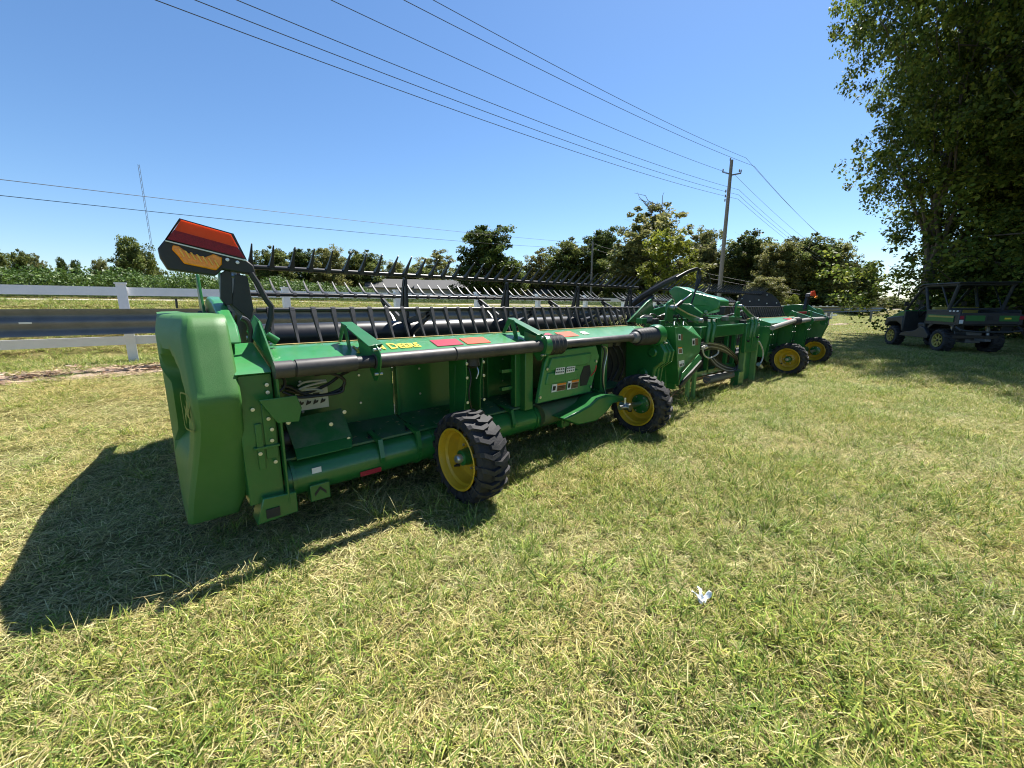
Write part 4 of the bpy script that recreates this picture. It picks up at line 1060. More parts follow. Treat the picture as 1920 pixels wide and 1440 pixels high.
# axle arms behind / in front of the wheels
def arm(x, y, name='axle_arm'):
    B().tube([(x+.23, y, .31), (x+.30, y, .31), (x+.31, y+.2, .36), (x+.31, 2.55, .40)], .035, 10).build(name, GREEN, HD)
arm(1.40, WY); arm(8.95, WY+.1)
def swing_arm(x, y):   # curved green arm, silver spindle in front of the wheel face
    pp = [P(1058, 786, 2.22), P(1085, 797, 2.22), P(1118, 790, 2.22), P(1138, 773, 2.22), P(1150, 757, 2.22), P(1172, 752, 2.22), P(1170, 743, 2.22), P(1140, 741, 2.22), P(1122, 747, 2.22), P(1108, 760, 2.22), P(1086, 772, 2.22)]
    B().prism(pp, (0, .20, 0)).build('swing_arm', GREEN, HD, .014, fix=True)
    s = B(); s.tube([(x-.30, y-.02, .335), (x-.16, y-.01, .335)], [.022, .034], 14); s.tube([(x-.16, y-.01, .33), (x-.09, y, .32), (x+.09, y, .31)], [.036, .026, .024], 14); s.build('spindle', STEEL, HD)
    B().tube([(x-.19, y-.075, .33), (x-.19, y+.04, .335)], .036, 16).build('spindle_eye', STEEL, HD)
    B().cyl((x-.21, y-.02, .36), (x-.21, y-.02, .42), .012, 8).build('grease_bolt', ZINC, HD)
swing_arm(3.60, WY+.03); B().tube([(10.98, WY+.15, .31), (11.2, WY+.15, .31)], .03, 12).build('spindle', STEEL, HD)

# --- control panel between bracket and hinge
Yp = 2.38
pn = [P(1030, 660, Yp), P(1118, 648, Yp), P(1124, 668, Yp), P(1107, 735, Yp), P(1008, 757, Yp), P(1022, 680, Yp)]
panel = B().prism(pn, (0, .04, 0)).build('access_panel', PANELG, HD, .008, fix=True)
B().prism([P(1034, 672, Yp-.02), P(1110, 661, Yp-.02), P(1104, 683, Yp-.02), P(1028, 696, Yp-.02)], (0, .03, 0)).build('panel_ridge', PANELG, panel, .01, fix=True)
B().prism([P(1028, 700, Yp-.012), P(1084, 692, Yp-.012), P(1080, 712, Yp-.012), P(1024, 722, Yp-.012)], (0, .02, 0)).build('panel_ridge', PANELG, panel, .008, fix=True)
B().prism([P(1095, 687, Yp-.004), P(1106, 684, Yp-.004), P(1108, 700, Yp-.004), P(1100, 722, Yp-.004), P(1088, 724, Yp-.004), P(1088, 706, Yp-.004)], (0, .006, 0)).build('panel_opening', INK, panel, fix=True)
hose('red_lever', [P(1108, 705, Yp-.03), P(1116, 694, Yp-.03), P(1118, 685, Yp-.03)], .006, mat('red_plastic', (.5, .04, .02), .4))
def decal(pix, Y, bands, name='decal'):
    o = B().prism([P(a, b, Y) for a, b in pix], (0, .0015, 0)).build(name, WHITE, HD, fix=True)
    A, Bq, Cq, D = [P(a, b, Y-.0012) for a, b in pix]     # tl tr br bl
    def uv(u, v): return (A.lerp(Bq, u)).lerp(D.lerp(Cq, u), v)
    for (u0, v0, u1, v1, m) in bands:
        B().prism([uv(u0, v0), uv(u1, v0), uv(u1, v1), uv(u0, v1)], (0, .0008, 0)).build('print', m, o, fix=True, smooth=0)
    return o
grid8 = [(.08+.23*i, .15+.42*j, .22+.23*i, .35+.42*j, INK) for i in range(4) for j in range(2)]
decal([(1043, 690), (1060, 688), (1058, 701), (1041, 703)], Yp-.022, grid8); decal([(1063, 688), (1079, 686), (1077, 697), (1061, 700)], Yp-.022, grid8)
BRN = mat('brown_print', (.18, .10, .05), .6)
warn = [(.34, .0, 1, .25, ORINK), (.36, .28, 1, .97, BRN), (.06, .25, .26, .8, INK), (.42, .4, .9, .48, INK), (.42, .58, .9, .64, INK), (.42, .76, .85, .82, INK)]
decal([(1036, 721), (1062, 717), (1060, 731), (1034, 736)], Yp-.006, warn); decal([(1065, 715), (1086, 711), (1083, 727), (1063, 731)], Yp-.006, warn)
for q in ((1025, 692), (1117, 677), (1012, 745), (1107, 725)): bolt(P(q[0], q[1], Yp-.004), s=1.2)
# posts around the panel
for px0, px1 in ((985, 1000), (1128, 1140)):
    a = P(px0, 660, 2.44); b = P(px1, 660, 2.44); B().box((a.x, 2.44, .42), (b.x, 2.52, .98)).build('frame_post', GREEN, HD, .004)
B().box((P(966, 700, 2.5).x, 2.5, .45), (P(985, 700, 2.5).x, 2.56, .97)).build('inner_frame', GREEN, HD, .004)
for z in (.6, .75): B().box((2.15, 2.54, z), (2.42, 2.58, z+.03)).build('frame_rung', GREEN, HD, .003)
hose('steel_line', [P(1131, 650, 2.38), P(1137, 652, 2.37), P(1138, 665, 2.37), P(1133, 690, 2.37), P(1132, 720, 2.37), P(1136, 740, 2.37)], .006, STEEL)
hose('black_hose', [P(1128, 648, 2.4), P(1134, 660, 2.38), P(1130, 690, 2.38), P(1131, 725, 2.38), P(1140, 740, 2.37)], .008, HOSEM)
# lower tube stub, brown with grease
B().lathe([(2.5, .09), (2.5, .098), (3.35, .098), (3.35, .09)], (0, 2.47, .34), 'X', 28).build('rotating_tube', mat('greasy_green', (.04, .12, .04), .5, dust=.8, dustc=(.16, .11, .07)), HD)

# --- hinge casting (big ribbed arm) left of centre, and its mirror
def casting(x0, sg, m=GREEN):
    b = B()
    prof = [(2.50, 1.06), (2.36, 1.05), (2.22, .93), (2.14, .82), (2.16, .70), (2.26, .62), (2.28, .42), (2.20, .26), (2.16, .14), (2.34, .05), (2.62, .12), (2.66, 1.02)]
    b.prism([(x0, y, z) for y, z in prof], (sg*.20, 0, 0)); o = b.build('hinge_casting', m, HD, .022, fix=True)
    r = B()
    for dx in (.05, .13): r.prism([(x0+sg*dx, y-.018, z) for y, z in prof[1:9]]+[(x0+sg*dx, 2.3, .2), (x0+sg*dx, 2.4, .9)], (sg*.025, 0, 0))
    r.build('casting_rib', m, o, .006, fix=True)
    for (y, z, rad) in ((2.30, .80, .055), (2.40, .55, .06), (2.33, .30, .045)): B().lathe([(x0-sg*.018, .001), (x0-sg*.018, rad*.75), (x0-sg*.006, rad), (x0+sg*.0, rad)], (0, y, z), 'X', 20).build('casting_boss', m, o)
    B().lathe([(x0-sg*.05, .001), (x0-sg*.05, .105), (x0, .12), (x0+sg*.05, .12)], (0, 2.285, .985), 'X', 24).build('shaft_flange', m, o)
    for i in range(5): B().box((x0+sg*.02, 2.16+.05*i, .90+.035*i), (x0+sg*.06, 2.185+.05*i, .915+.035*i)).build('machined_pad', ZINC, o, .002)
casting(4.12, 1)
channel(8.25)
# dark fill: hoses and valve block behind wheel two
B().box((3.35, 2.72, .30), (4.4, 2.80, .98)).build('valve_backplate', BLACKP, HD)
for i in range(6):
    x = 3.40+.11*i; hose('black_hose', [(x, 2.70, .95), (x+.03, 2.6, .8), (x+.12, 2.62, .62), (x+.05+.04*(i % 2), 2.66, .45)], .012, HOSEM)
for i in range(4): B().box((3.45+.15*i, 2.62, .86), (3.53+.15*i, 2.70, .93)).build('valve', GREYM, HD, .004)

# --- side shield with warning decals
Ys = 2.16
A = [P(1262, 612, Ys), P(1296, 611, Ys+.12), P(1317, 636, Ys+.14), P(1316, 668, Ys+.14), P(1272, 728, Ys)]
def face(pix, th=(0.004, .012, 0)): return B().prism([P(a, b, y) for a, b, y in pix], th)
s1 = face([(1266, 614, 2.16), (1279, 612, 2.17), (1315, 636, 2.26), (1312, 660, 2.26), (1280, 700, 2.19), (1273, 722, 2.16)]).build('side_guard', PANELG, HD, .004, fix=True)
face([(1263, 611, 2.17), (1297, 611, 2.32), (1316, 635, 2.28), (1279, 611.5, 2.168)], (0, .003, -.006)).build('guard_top', PANELG, HD, .002, fix=True)
face([(1275, 720, 2.135), (1279, 700, 2.14), (1311, 664, 2.2), (1317, 672, 2.19), (1276, 716, 2.13)], (0.003, .012, 0)).build('guard_lip', PANELG, HD, .003, fix=True)
face([(1262, 612, 2.165), (1266, 614, 2.155), (1273, 722, 2.155), (1270, 716, 2.18)], (-.002, .2, 0)).build('guard_edge', GREEN, HD, .003, fix=True)
face([(1282, 703, 2.165), (1284, 699, 2.165), (1299, 675, 2.195), (1297, 679, 2.2)], (0, -.008, 0)).build('guard_crease', PANELG, s1, .002, fix=True)
B().prism([P(1276, 722, 2.2), P(1316, 676, 2.26), P(1318, 681, 2.26), P(1277, 729, 2.2)], (0, .03, 0)).build('rubber_edge', BLACKP, HD, .003, fix=True)
decal([(1272, 626), (1280, 627), (1280, 638), (1272, 638)], 2.148, [(.1, .2, .5, .8, INK), (.6, 0, 1, 1, BRN)])
decal([(1298, 635.5), (1309, 634), (1309, 647), (1298, 648)], 2.215, [(.08, .25, .4, .85, INK), (.5, 0, 1, 1, BRN)])
decal([(1272, 651), (1279, 650.5), (1280, 663), (1272, 664)], 2.146, [(0, 0, 1, .2, ORINK), (.12, .3, .88, .9, BRN)])
decal([(1273, 677), (1283, 675), (1283, 686), (1274, 689)], 2.145, [(.1, .5, .3, .9, INK), (.4, .5, .6, .9, INK), (.7, .5, .9, .9, INK)])
for px in (1264, 1281): hose('wire_clip', [P(px, 610, 2.2), P(px+1, 603, 2.25), P(px+9, 610, 2.3)], .005, STEEL)

# --- centre frame
GL = mat('pale_green_leg', (.10, .26, .06), .5, dust=.4)
for x in (5.32, 5.50): B().box((x, 2.42, -.02), (x+.06, 2.46, .62)).build('stand_leg', GL, HD, .004)
for x, z0 in ((7.28, .0), (7.82, -.02)): B().box((x, 2.42, z0), (x+.07, 2.50, .82)).build('stand_leg', GL, HD, .004)
B().box((7.34, 2.50, .05), (7.82, 2.54, .80)).build('stand_web', GREEN, HD, .003)
B().box((5.62, 2.44, .855), (7.40, 2.56, 1.02)).build('hitch_beam', GREEN, HD, .01)
B().box((5.70, 2.432, 1.0), (7.30, 2.4395, 1.022)).build('beam_lip', PANELG, HD, .001)
B().box((5.05, 2.66, 1.00), (7.7, 2.80, 1.13)).build('upper_beam', GREEN, HD, .01)
B().box((5.0, 2.80, .95), (5.9, 2.95, 1.12)).build('upper_beam_step', PANELG, HD, .008)
B().box((7.20, 2.40, .55), (7.78, 2.46, 1.03)).build('coupler_plate', GREEN, HD, .008)
B().box((7.46, 2.385, .62), (7.60, 2.40, 1.0)).build('coupler_block', GREEN, HD, .006)
for q in ((7.28, .74), (7.70, .78)): B().cyl((q[0], 2.37, q[1]), (q[0], 2.40, q[1]), .018, 12).build('coupler_pin', INK, HD)
for x in (5.72, 5.88, 7.35, 7.52):
    b = B(); b.tube([(x, 2.40, .80), (x, 2.38, 1.04), (x, 2.40, 1.09)], [.03, .032, .022], 12); b.build('hitch_lug', GREEN, HD); B().cyl((x, 2.39, 1.09), (x, 2.39, 1.12), .022, 12).build('lug_pin', ZINC, HD)
# clevis plates, pins and rods
for (pa, pb, pc) in (((1257, 576), (1268, 579), (1311, 601)), ((1385, 574), (1393, 576), (1416, 599))):
    Yc = 2.52; c = P(*pa, Yc)
    b = B(); pts = []
    rr = .075
    for i in range(13): a = PI*i/12; pts.append((c.x+rr*math.cos(a), Yc, c.z+rr*math.sin(a)))
    pts += [(c.x-rr, Yc, c.z-.16), (c.x+rr*1.3, Yc, c.z-.19)]
    b.prism(pts, (0, .03, 0)); b.build('clevis_plate', GREEN, HD, .004, fix=True)
    B().cyl((c.x, Yc-.05, c.z), (c.x, Yc, c.z), .028, 14).build('clevis_pin', ZINC, HD)
    e_ = P(*pc, Yc-.06); s_ = P(*pb, Yc-.06)
    B().prism([s_+Vector((0, 0, .02)), e_+Vector((0, 0, .03)), e_-Vector((0, 0, .05)), e_.lerp(s_, .6)-Vector((0, 0, .05)), s_-Vector((0, 0, .03))], (0, .012, 0)).build('tie_plate', GREEN, HD, .003, fix=True)
    B().tube([s_+Vector((0, -.004, .022)), s_.lerp(e_, .5)+Vector((0, -.004, .012)), e_+Vector((0, -.004, .032))], .010, 8).build('bright_rod', STEEL, HD)
    B().cyl(e_+Vector((0, -.05, 0)), e_+Vector((0, .0, 0)), .032, 14).build('clevis_pin', ZINC, HD)
# reel arms and drive housing
hs_ = B(); xh = 6.15
prof = [(3.24, 1.53), (3.14, 1.60), (3.06, 1.59), (2.80, 1.49), (2.52, 1.42), (2.44, 1.38), (2.44, 1.27), (2.62, 1.20), (2.95, 1.15), (3.08, 1.20), (3.14, 1.40)]
hs_.prism([(xh, y, z) for y, z in prof], (.34, 0, 0)); hs_.build('drive_housing', PANELG, HD, .02, fix=True)
B().prism([(xh-.01, y, z) for y, z in [(3.08, 1.54), (2.84, 1.45), (2.60, 1.36), (2.60, 1.30), (2.98, 1.33)]], (.01, 0, 0)).build('housing_panel', PANELG, HD, .006, fix=True)
B().prism([(xh+.01, 2.82, 1.502), (xh+.33, 2.82, 1.502), (xh+.33, 2.87, 1.518), (xh+.01, 2.87, 1.518)], (0, 0, .004)).build('housing_strap', GREEN, HD, fix=True)
B().box((xh-.0, 2.36, 1.18), (xh+.2, 2.44, 1.30)).build('motor_block', BLACKP, HD, .01)
for y, z in ((2.62, 1.22), (3.1, 1.22)): B().cyl((xh-.03, y, z), (xh, y, z), .022, 12).build('bolt', ZINC, HD)
for (xa_, m_) in ((5.78, GREEN), (12.0, GREEN)):
    B().prism([(xa_, y, z) for y, z in [(2.55, 1.06), (2.52, 1.20), (2.70, 1.33), (3.0, 1.34), (3.3, 1.30), (3.62, 1.20), (3.62, 1.12), (3.2, 1.14), (2.8, 1.12)]], (.06, 0, 0)).build('reel_arm', m_, HD, .008, fix=True)
B().prism([(.60, y, z) for y, z in [(2.55, 1.06), (2.58, 1.12), (2.95, 1.30), (3.35, 1.36), (3.6, 1.28), (3.6, 1.18), (3.2, 1.2)]], (.0, 0, 0)) if False else None
la = B(); la.prism([(.30, y, z) for y, z in [(2.62, 1.10), (2.70, 1.20), (3.05, 1.33), (3.25, 1.36), (3.40, 1.34), (3.55, 1.22), (3.5, 1.1)]], (.07, 0, 0)); la.build('reel_arm', PANELG, HD, .012, fix=True)
la = B(); la.prism([(.27, y, z) for y, z in [(3.22, 1.22), (3.30, 1.38), (3.34, 1.50), (3.40, 1.50), (3.44, 1.3), (3.42, 1.2)]], (.015, 0, 0)); la.prism([(.39, y, z) for y, z in [(3.22, 1.22), (3.30, 1.38), (3.34, 1.52), (3.40, 1.52), (3.44, 1.3), (3.42, 1.2)]], (.015, 0, 0)); la.build('arm_yoke', GREEN, HD, .003, fix=True)
B().cyl((.25, 3.33, 1.24), (.43, 3.33, 1.24), .03, 12).build('yoke_pin', BLACK, HD)
# lift arm with hoses in the middle
lp = [P(1163, 600, 3.75), P(1180, 578, 3.55), P(1205, 556, 3.30), P(1245, 532, 3.0), P(1275, 517, 2.8)]
B().tube([P(1170, 606, 3.75)]+[p for p in lp], [.06, .06, .055, .05, .045, .04], 8).build('lift_boom', BLACKP, HD)
B().tube([P(1182, 603, 3.4), P(1196, 578, 3.3), P(1225, 556, 3.15)], [.05, .05, .035], 10).build('lift_cylinder', BLACK, HD)
for k in range(3):
    d = k*3
    hp('lift_hose', [(1268, 520+d), (1290, 508+d*.6), (1308, 503+d*.5), (1314-d, 513), (1312-d, 528), (1302, 552), (1295, 575), (1292, 598)], 2.72, .011, HOSEM)
hp('lift_hose', [(1290, 510), (1312, 505), (1328, 514), (1332, 530), (1325, 545), (1312, 553)], 2.75, .006, HOSEM)
# coiled hoses in the feeder opening, rusty crop debris, roller
for k in range(7):
    z = k*.014
    hp('coil_hose', [(1314, 643+k*3), (1335, 642+k*2), (1362, 650+k*2), (1382, 672+k*1), (1381-k*.5, 692-k*.5), (1366-k, 697-k*2), (1345, 688-k*2), (1330+k*2, 672)], 2.40+.012*k, .010, HOSEM if k not in (1, 4) else GREYT)
hp('coil_hose', [(1317, 650), (1320, 665), (1330, 671), (1345, 664), (1347, 656)], 2.33, .011, HOSEG)
B().cyl(P(1318, 652, 2.34), P(1324, 650, 2.34), .030, 12).build('hose_coupler', ZINC, HD)
hp('hanging_hose', [(1423, 640), (1430, 656), (1430, 672), (1424, 684)], 2.36, .012, HOSEG)
B().cyl(P(1422, 683, 2.36), P(1427, 688, 2.36), .035, 12).build('hose_coupler', ZINC, HD)
B().tube([P(1325, 712, 2.5), P(1385, 698, 2.5)], .06, 16).build('feed_roller', GREYM, HD)
B().box((7.0, 2.38, .02), (7.2, 2.5, .26)).build('roller_mount', GREEN, HD, .005)
B().box((5.0, 2.86, .10), (7.9, 2.90, .99)).build('feeder_dark_sheet', BLACK, HD)  # added black sheet standing in for the shade inside the feeder opening
tanh = mat('crop_debris', (.40, .22, .11), .9, var=.4, vscale=30)
R = random.Random(77)
db = B()
for i in range(160):
    x = R.uniform(5.0, 7.2); y = R.uniform(2.45, 2.9); z = abs(R.gauss(.12, .12)); h = R.uniform(0, 2*PI); L = R.uniform(.08, .25)
    db.tube([(x, y, z), (x+L*math.cos(h)*.6, y+L*math.sin(h)*.5, z+R.uniform(-.04, .1))], .004, 4)
tag(db.build('straw_debris', tanh, HD), kind='stuff')
# plants caught in the reel
bst = B()
for i in range(120):
    x = R.uniform(4.1, 5.6); y = R.uniform(2.85, 3.2); z = R.uniform(1.03, 1.2)
    bst.tube([(x, y, z), (x+R.uniform(-.08, .08), y+R.uniform(-.05, .05), z+R.uniform(-.05, .1))], .0035, 4)
tag(bst.build('caught_plants', mat('dry_weed', (.24, .23, .07), .8, var=.3, vscale=30), HD), kind='stuff')

# busy middle: support plates, cylinders, valve bodies and small brackets
R = random.Random(41)
B().prism([P(1178, 604, 2.9), P(1196, 585, 2.9), P(1214, 566, 2.9), P(1222, 560, 2.9), P(1226, 580, 2.9), P(1246, 574, 2.9), P(1262, 560, 2.9), P(1270, 600, 2.9), P(1262, 606, 2.9)], (0, .03, 0)).build('reel_mount_plate', GREEN, HD, .006, fix=True)
B().prism([P(1284, 598, 2.75), P(1290, 575, 2.75), P(1310, 590, 2.75), P(1380, 592, 2.75), P(1386, 606, 2.75), P(1290, 610, 2.75)], (0, .04, 0)).build('mount_web', PANELG, HD, .005, fix=True)
for (p, q, rr, m_) in (((1236, 600), (1278, 566), .028, BLACK), ((1278, 566), (1296, 552), .014, STEEL), ((1222, 602), (1258, 584), .02, GREYM), ((1330, 604), (1372, 590), .022, BLACK), ((1372, 590), (1392, 583), .011, STEEL)):
    B().tube([P(*p, 2.7), P(*q, 2.7)], rr, 12).build('lift_ram', m_, HD)
for i, (a_, b_) in enumerate([(1205, 602), (1216, 598), (1228, 603), (1240, 606), (1300, 600), (1322, 598), (1345, 601), (1362, 598), (1395, 604)]):
    p = P(a_, b_, 2.60); B().box((p.x-.05, 2.58, p.z-.03), (p.x+.06, 2.66, p.z+.035)).build('valve_body', (GREEN, GREYM, BLACKP)[i % 3], HD, .006)
for i in range(9):
    a_ = 1196+i*9; hp('black_hose', [(a_, 606), (a_+5, 596-3*(i % 3)), (a_+16, 592+2*(i % 2)), (a_+24, 604)], 2.66, .010, HOSEM)
for i in range(6):
    a_ = 1318+i*11; hp('black_hose', [(a_, 640), (a_+6, 652+3*(i % 2)), (a_+4, 668), (a_+10, 684)], 2.62, .009, HOSEM)
for xx in (5.75, 6.2, 6.9, 7.2): B().box((xx, 2.56, .30), (xx+.05, 2.62, .86)).build('frame_post', GREEN, HD, .004)
B().box((5.6, 2.56, .28), (7.3, 2.66, .36)).build('lower_crossbar', GREEN, HD, .006)
for xx in (4.45, 4.7, 4.92): B().box((xx, 2.30, .30), (xx+.04, 2.44, .95)).build('frame_rib', GREEN, HD, .004)
# chaff on the flat places
cf = B()
for i in range(420):
    x = R.uniform(.6, 5.0); k = R.random()
    if k < .7: y = R.uniform(2.52, 2.84); z = .44+(y-2.50)*.139+.004
    else: y = R.uniform(2.60, 2.73); z = 1.0695
    h = R.uniform(0, PI); L = R.uniform(.008, .035); cf.box((0, 0, 0), (0, 0, 0)) if False else None
    cf.prism([(x, y, z), (x+L*math.cos(h), y+L*math.sin(h)*.6, z), (x+L*math.cos(h)+.003, y+L*math.sin(h)*.6+.004, z), (x+.003, y+.004, z)], (0, 0, .0015))
tag(cf.build('chaff', mat('dry_chaff', (.45, .38, .2), .9), HD), kind='stuff')

# --- rear warning panels on their brackets
def warn_panel(F, m_or=ORNG):
    pass
Yw = 2.95
def W(px, py, dy=0): return P(px, py, Yw+dy)
body = B().prism([W(308, 450), W(296, 465), W(300, 482), W(315, 505), W(405, 517), W(418, 505), W(480, 516), W(476, 498), W(463, 488), W(340, 440)], (0, .085, .0)).build('light_housing', BLACKP, HD, .008, fix=True)
fo = [W(336, 409, -.004), W(438, 438, -.004), W(463, 487, -.004), W(309, 449, -.004)]; fi = [W(339, 412, -.004), W(433, 439, -.004), W(458, 483, -.004), W(314, 447, -.004)]
fb_ = B()
for i in range(4): fb_.prism([fo[i], fo[(i+1) % 4], fi[(i+1) % 4], fi[i]], (0, .012, 0))
bk = fb_.build('warning_board', BLACKP, HD, fix=True)
B().prism([W(339, 412, -.009), W(433, 439, -.009), W(446.5, 464, -.009), W(326.5, 431, -.009)], (0, .004, 0)).build('orange_film', ORNT, bk, fix=True)
B().prism([W(326, 431, -.009), W(446, 464, -.009), W(459, 484, -.009), W(313, 448, -.009)], (0, .004, 0)).build('red_film', REDT, bk, fix=True)
B().prism([W(310, 450, -.012), W(462, 487.5, -.012), W(463, 490, -.012), W(309, 452, -.012)], (0, .006, 0)).build('white_edge', WHITE, bk, fix=True)
lens = B().prism([W(324, 459, -.014), W(335, 461, -.014), W(353, 474, -.014), W(384, 482, -.014), W(401, 476, -.014), W(417, 483, -.014), W(416, 496, -.014), W(406, 507, -.014), W(345, 494, -.014), W(336, 482, -.014), W(322, 467, -.014)], (0, .02, 0)).build('amber_lens', AMBER, HD, .006, fix=True)
AM2 = mat('amber_highlight', (1.0, .48, .04), .2)  # bright yellow highlights of the lens, put into the rib colour
for i in range(7):
    a = W(334+i*11, 466+i*3.4, -.022); B().prism([a, a+Vector((.010, 0, -.002)), a+Vector((.026, 0, -.040)), a+Vector((.018, 0, -.042))], (0, .006, 0)).build('lens_rib', AM2, lens, .001, fix=True)
for q in ((426, 487), (445, 492)): bolt(W(q[0], q[1], -.006), s=.9)
B().tube([W(470, 512), W(482, 530), W(498, 560), W(509, 575), W(508, 596), W(500, 622), W(497, 640)], .0175, 10).build('guard_loop', BLACKP, HD)
pb = B(); pb.prism([W(414, 512, .02), W(424, 506, .02), W(434, 510, .02), W(437, 570, .02), W(424, 572, .02), W(414, 560, .02)], (0, .05, 0)); pb.prism([W(450, 515, .02), W(464, 518, .02), W(476, 580, .02), W(470, 600, .02), W(436, 572, .02), W(440, 515, .02)], (0, .012, 0)); pb.build('bracket_plate', BLACKP, HD, .003, fix=True)
B().prism([P(425, 565, 3.0), P(462, 515, 3.0), P(478, 610, 3.0), P(445, 590, 3.0)], (0, .006, 0)).build('grey_guard', GREYM, HD, .002, fix=True)
B().prism([P(462, 622, 2.62), P(476, 590, 2.62), P(490, 604, 2.62), P(504, 640, 2.62), P(503, 672, 2.55), P(478, 640, 2.6)], (0, .008, 0)).build('pivot_plate', GREEN, HD, .003, fix=True)
B().cyl(P(500, 628, 2.6), P(520, 640, 2.6), .022, 12).build('pivot_spool', GREEN, HD); B().cyl(P(505, 645, 2.62), P(516, 642, 2.62), .014, 10).build('pivot_bolt', ZINC, HD)
B().cyl(P(332, 578, 2.7), P(330, 560, 2.7), .005, 8).build('latch_pin', BLACK, HD)
# far panel: seen on the other end shield
xf = 12.45
fb = B().prism([(xf-.55, 2.68, 1.52), (xf+.02, 2.68, 1.50), (xf+.05, 2.68, 1.56), (xf-.05, 2.68, 1.63), (xf-.50, 2.68, 1.60)], (0, .09, 0)).build('light_housing', BLACKP, HD, .01, fix=True)
B().prism([(xf-.50, 2.66, 1.545), (xf-.02, 2.66, 1.555), (xf-.10, 2.68, 1.67), (xf-.42, 2.68, 1.65)], (0, .018, 0)).build('warning_board', ORNG, HD, .003, fix=True)
B().prism([(xf-.22, 2.64, 1.50), (xf+.03, 2.64, 1.49), (xf+.05, 2.64, 1.55), (xf-.1, 2.64, 1.54)], (0, .02, 0)).build('amber_lens', AMBER, HD, .004, fix=True)
B().prism([(xf-.62, 2.72, 1.22), (xf-.4, 2.72, 1.22), (xf-.28, 2.72, 1.52), (xf-.50, 2.72, 1.52)], (0, .05, 0)).build('bracket_plate', BLACKP, HD, .004, fix=True)
# red hose guard on the far arm
B().box((10.9, 2.62, 1.12), (11.9, 2.66, 1.17)).build('red_guard', REDR, HD, .005)

# ------------------------------------------------------------------ utility vehicle
UV = empty('utility_vehicle', (17.0, .62, terrain(17, .6)), math.radians(34))
tag(UV, 'dark side-by-side utility vehicle with cage roof, cargo box and yellow wheels parked in the shade', 'utility vehicle')
# local frame: x forward, y left, origin under rear-left wheel
UB = mat('charcoal_body', (.022, .024, .028), .45, dust=.25, dustc=(.1, .1, .09)); UG = mat('vehicle_green', (.02, .15, .03), .4)
UY = mat('vehicle_yellow', (.42, .33, .07), .5)
UT = tyre_mesh(.33, .27, .19, 16)
def uwheel(x, y, flip):
    o = empty('wheel', (x, y, .33), -PI/2 if not flip else PI/2, UV)
    link('tyre', UT, o, (.13, 0, 0))
    r = B(); r.lathe([(.01, .185), (-.002, .192), (.0, .178), (.03, .165), (.06, .16)], (0, 0, 0), 'X', 32, caps=False)
    r.build('rim', UY, o, smooth=50)
    for i in range(7):
        a = 2*PI*i/7; s = B(); c, t = math.cos(a), math.sin(a); n_ = Vector((0, -t, c)); d = Vector((0, c, t))
        s.prism([Vector((.02, 0, 0))+d*.035+n_*.022, Vector((.01, 0, 0))+d*.172+n_*.03, Vector((.01, 0, 0))+d*.172-n_*.012, Vector((.02, 0, 0))+d*.035-n_*.022], (.02, 0, 0)); s.build('spoke', UY, o, fix=True)
    B().lathe([(.07, .16), (.065, .001)], (0, 0, 0), 'X', 24).build('brake_disc', BLACK, o)
    B().lathe([(.0, .001), (.0, .03), (.03, .04), (.05, .04)], (0, 0, 0), 'X', 16).build('hub_cap', BLACK, o)
uwheel(0, .0, False); uwheel(2.1, 0, False); uwheel(0, -1.35, True); uwheel(2.1, -1.35, True)
YL, YR = -.02, -1.33      # body sides
def side_prism(name, pts, y, th, m, bev=.012): return B().prism([(x, y, z) for x, z in pts], (0, th, 0)).build(name, m, UV, bev, fix=True)
# cargo box
cb = B(); cb.box((-.62, YR, .82), (.62, YR+.04, 1.14)); cb.box((-.62, YL-.04, .82), (.62, YL, 1.14)); cb.box((.58, YR+.04, .82), (.62, YL-.04, 1.14)); cb.box((-.62, YR, .78), (.62, YL, .82)); cb.build('cargo_box', UB, UV, .01)
B().box((-.665, YR+.02, .82), (-.63, YL-.02, 1.12)).build('tailgate', UB, UV, .01)
for a, b in ((-.50, -.08), (-1.22, -.80)): B().box((-.672, a-.05, .90), (-.664, b-.05, 1.05)).build('green_inset', UG, UV, .004)
B().box((-.675, -.72, .93), (-.668, -.60, 1.03)).build('latch_recess', INK, UV, .006)
B().box((-.674, -1.10, .955), (-.670, -.96, .995)).build('yellow_badge', YINK, UV)
B().prism([(-.45, YL+.002, .86), (.60, YL+.002, .88), (.55, YL+.002, 1.06), (-.45, YL+.002, 1.04)], (0, .012, 0)).build('side_inset', UG, UV, .004, fix=True)
B().prism([(-.44, YL+.012, .98), (.50, YL+.012, .99), (.50, YL+.012, 1.035), (-.44, YL+.012, 1.02)], (0, .008, 0)).build('yellow_stripe', UY, UV, .002, fix=True)
for i in range(3): B().box((-.30-.13*i, YL-.0, 1.145), (-.24-.13*i, YL+.012, 1.185)).build('tie_slot', WHITE, UV)
B().box((-.62, YL-.045, 1.14), (.62, YL-.0, 1.20)).build('box_rail', UB, UV, .008); B().box((-.62, YR, 1.14), (.62, YR+.045, 1.20)).build('box_rail', UB, UV, .008)
tl = B().box((-.67, -.09, .80), (-.56, .01, 1.08)).build('tail_light', UB, UV, .01)
B().box((-.682, -.085, .95), (-.668, .0, 1.04)).build('red_lens', REDR, tl, .004); B().box((-.682, -.085, .83), (-.668, .0, .93)).build('clear_lens', WHITE, tl, .004)
tl = B().box((-.67, -1.36, .80), (-.56, -1.26, 1.08)).build('tail_light', UB, UV, .01); B().box((-.682, -1.35, .95), (-.668, -1.27, 1.04)).build('red_lens', REDR, tl, .004)
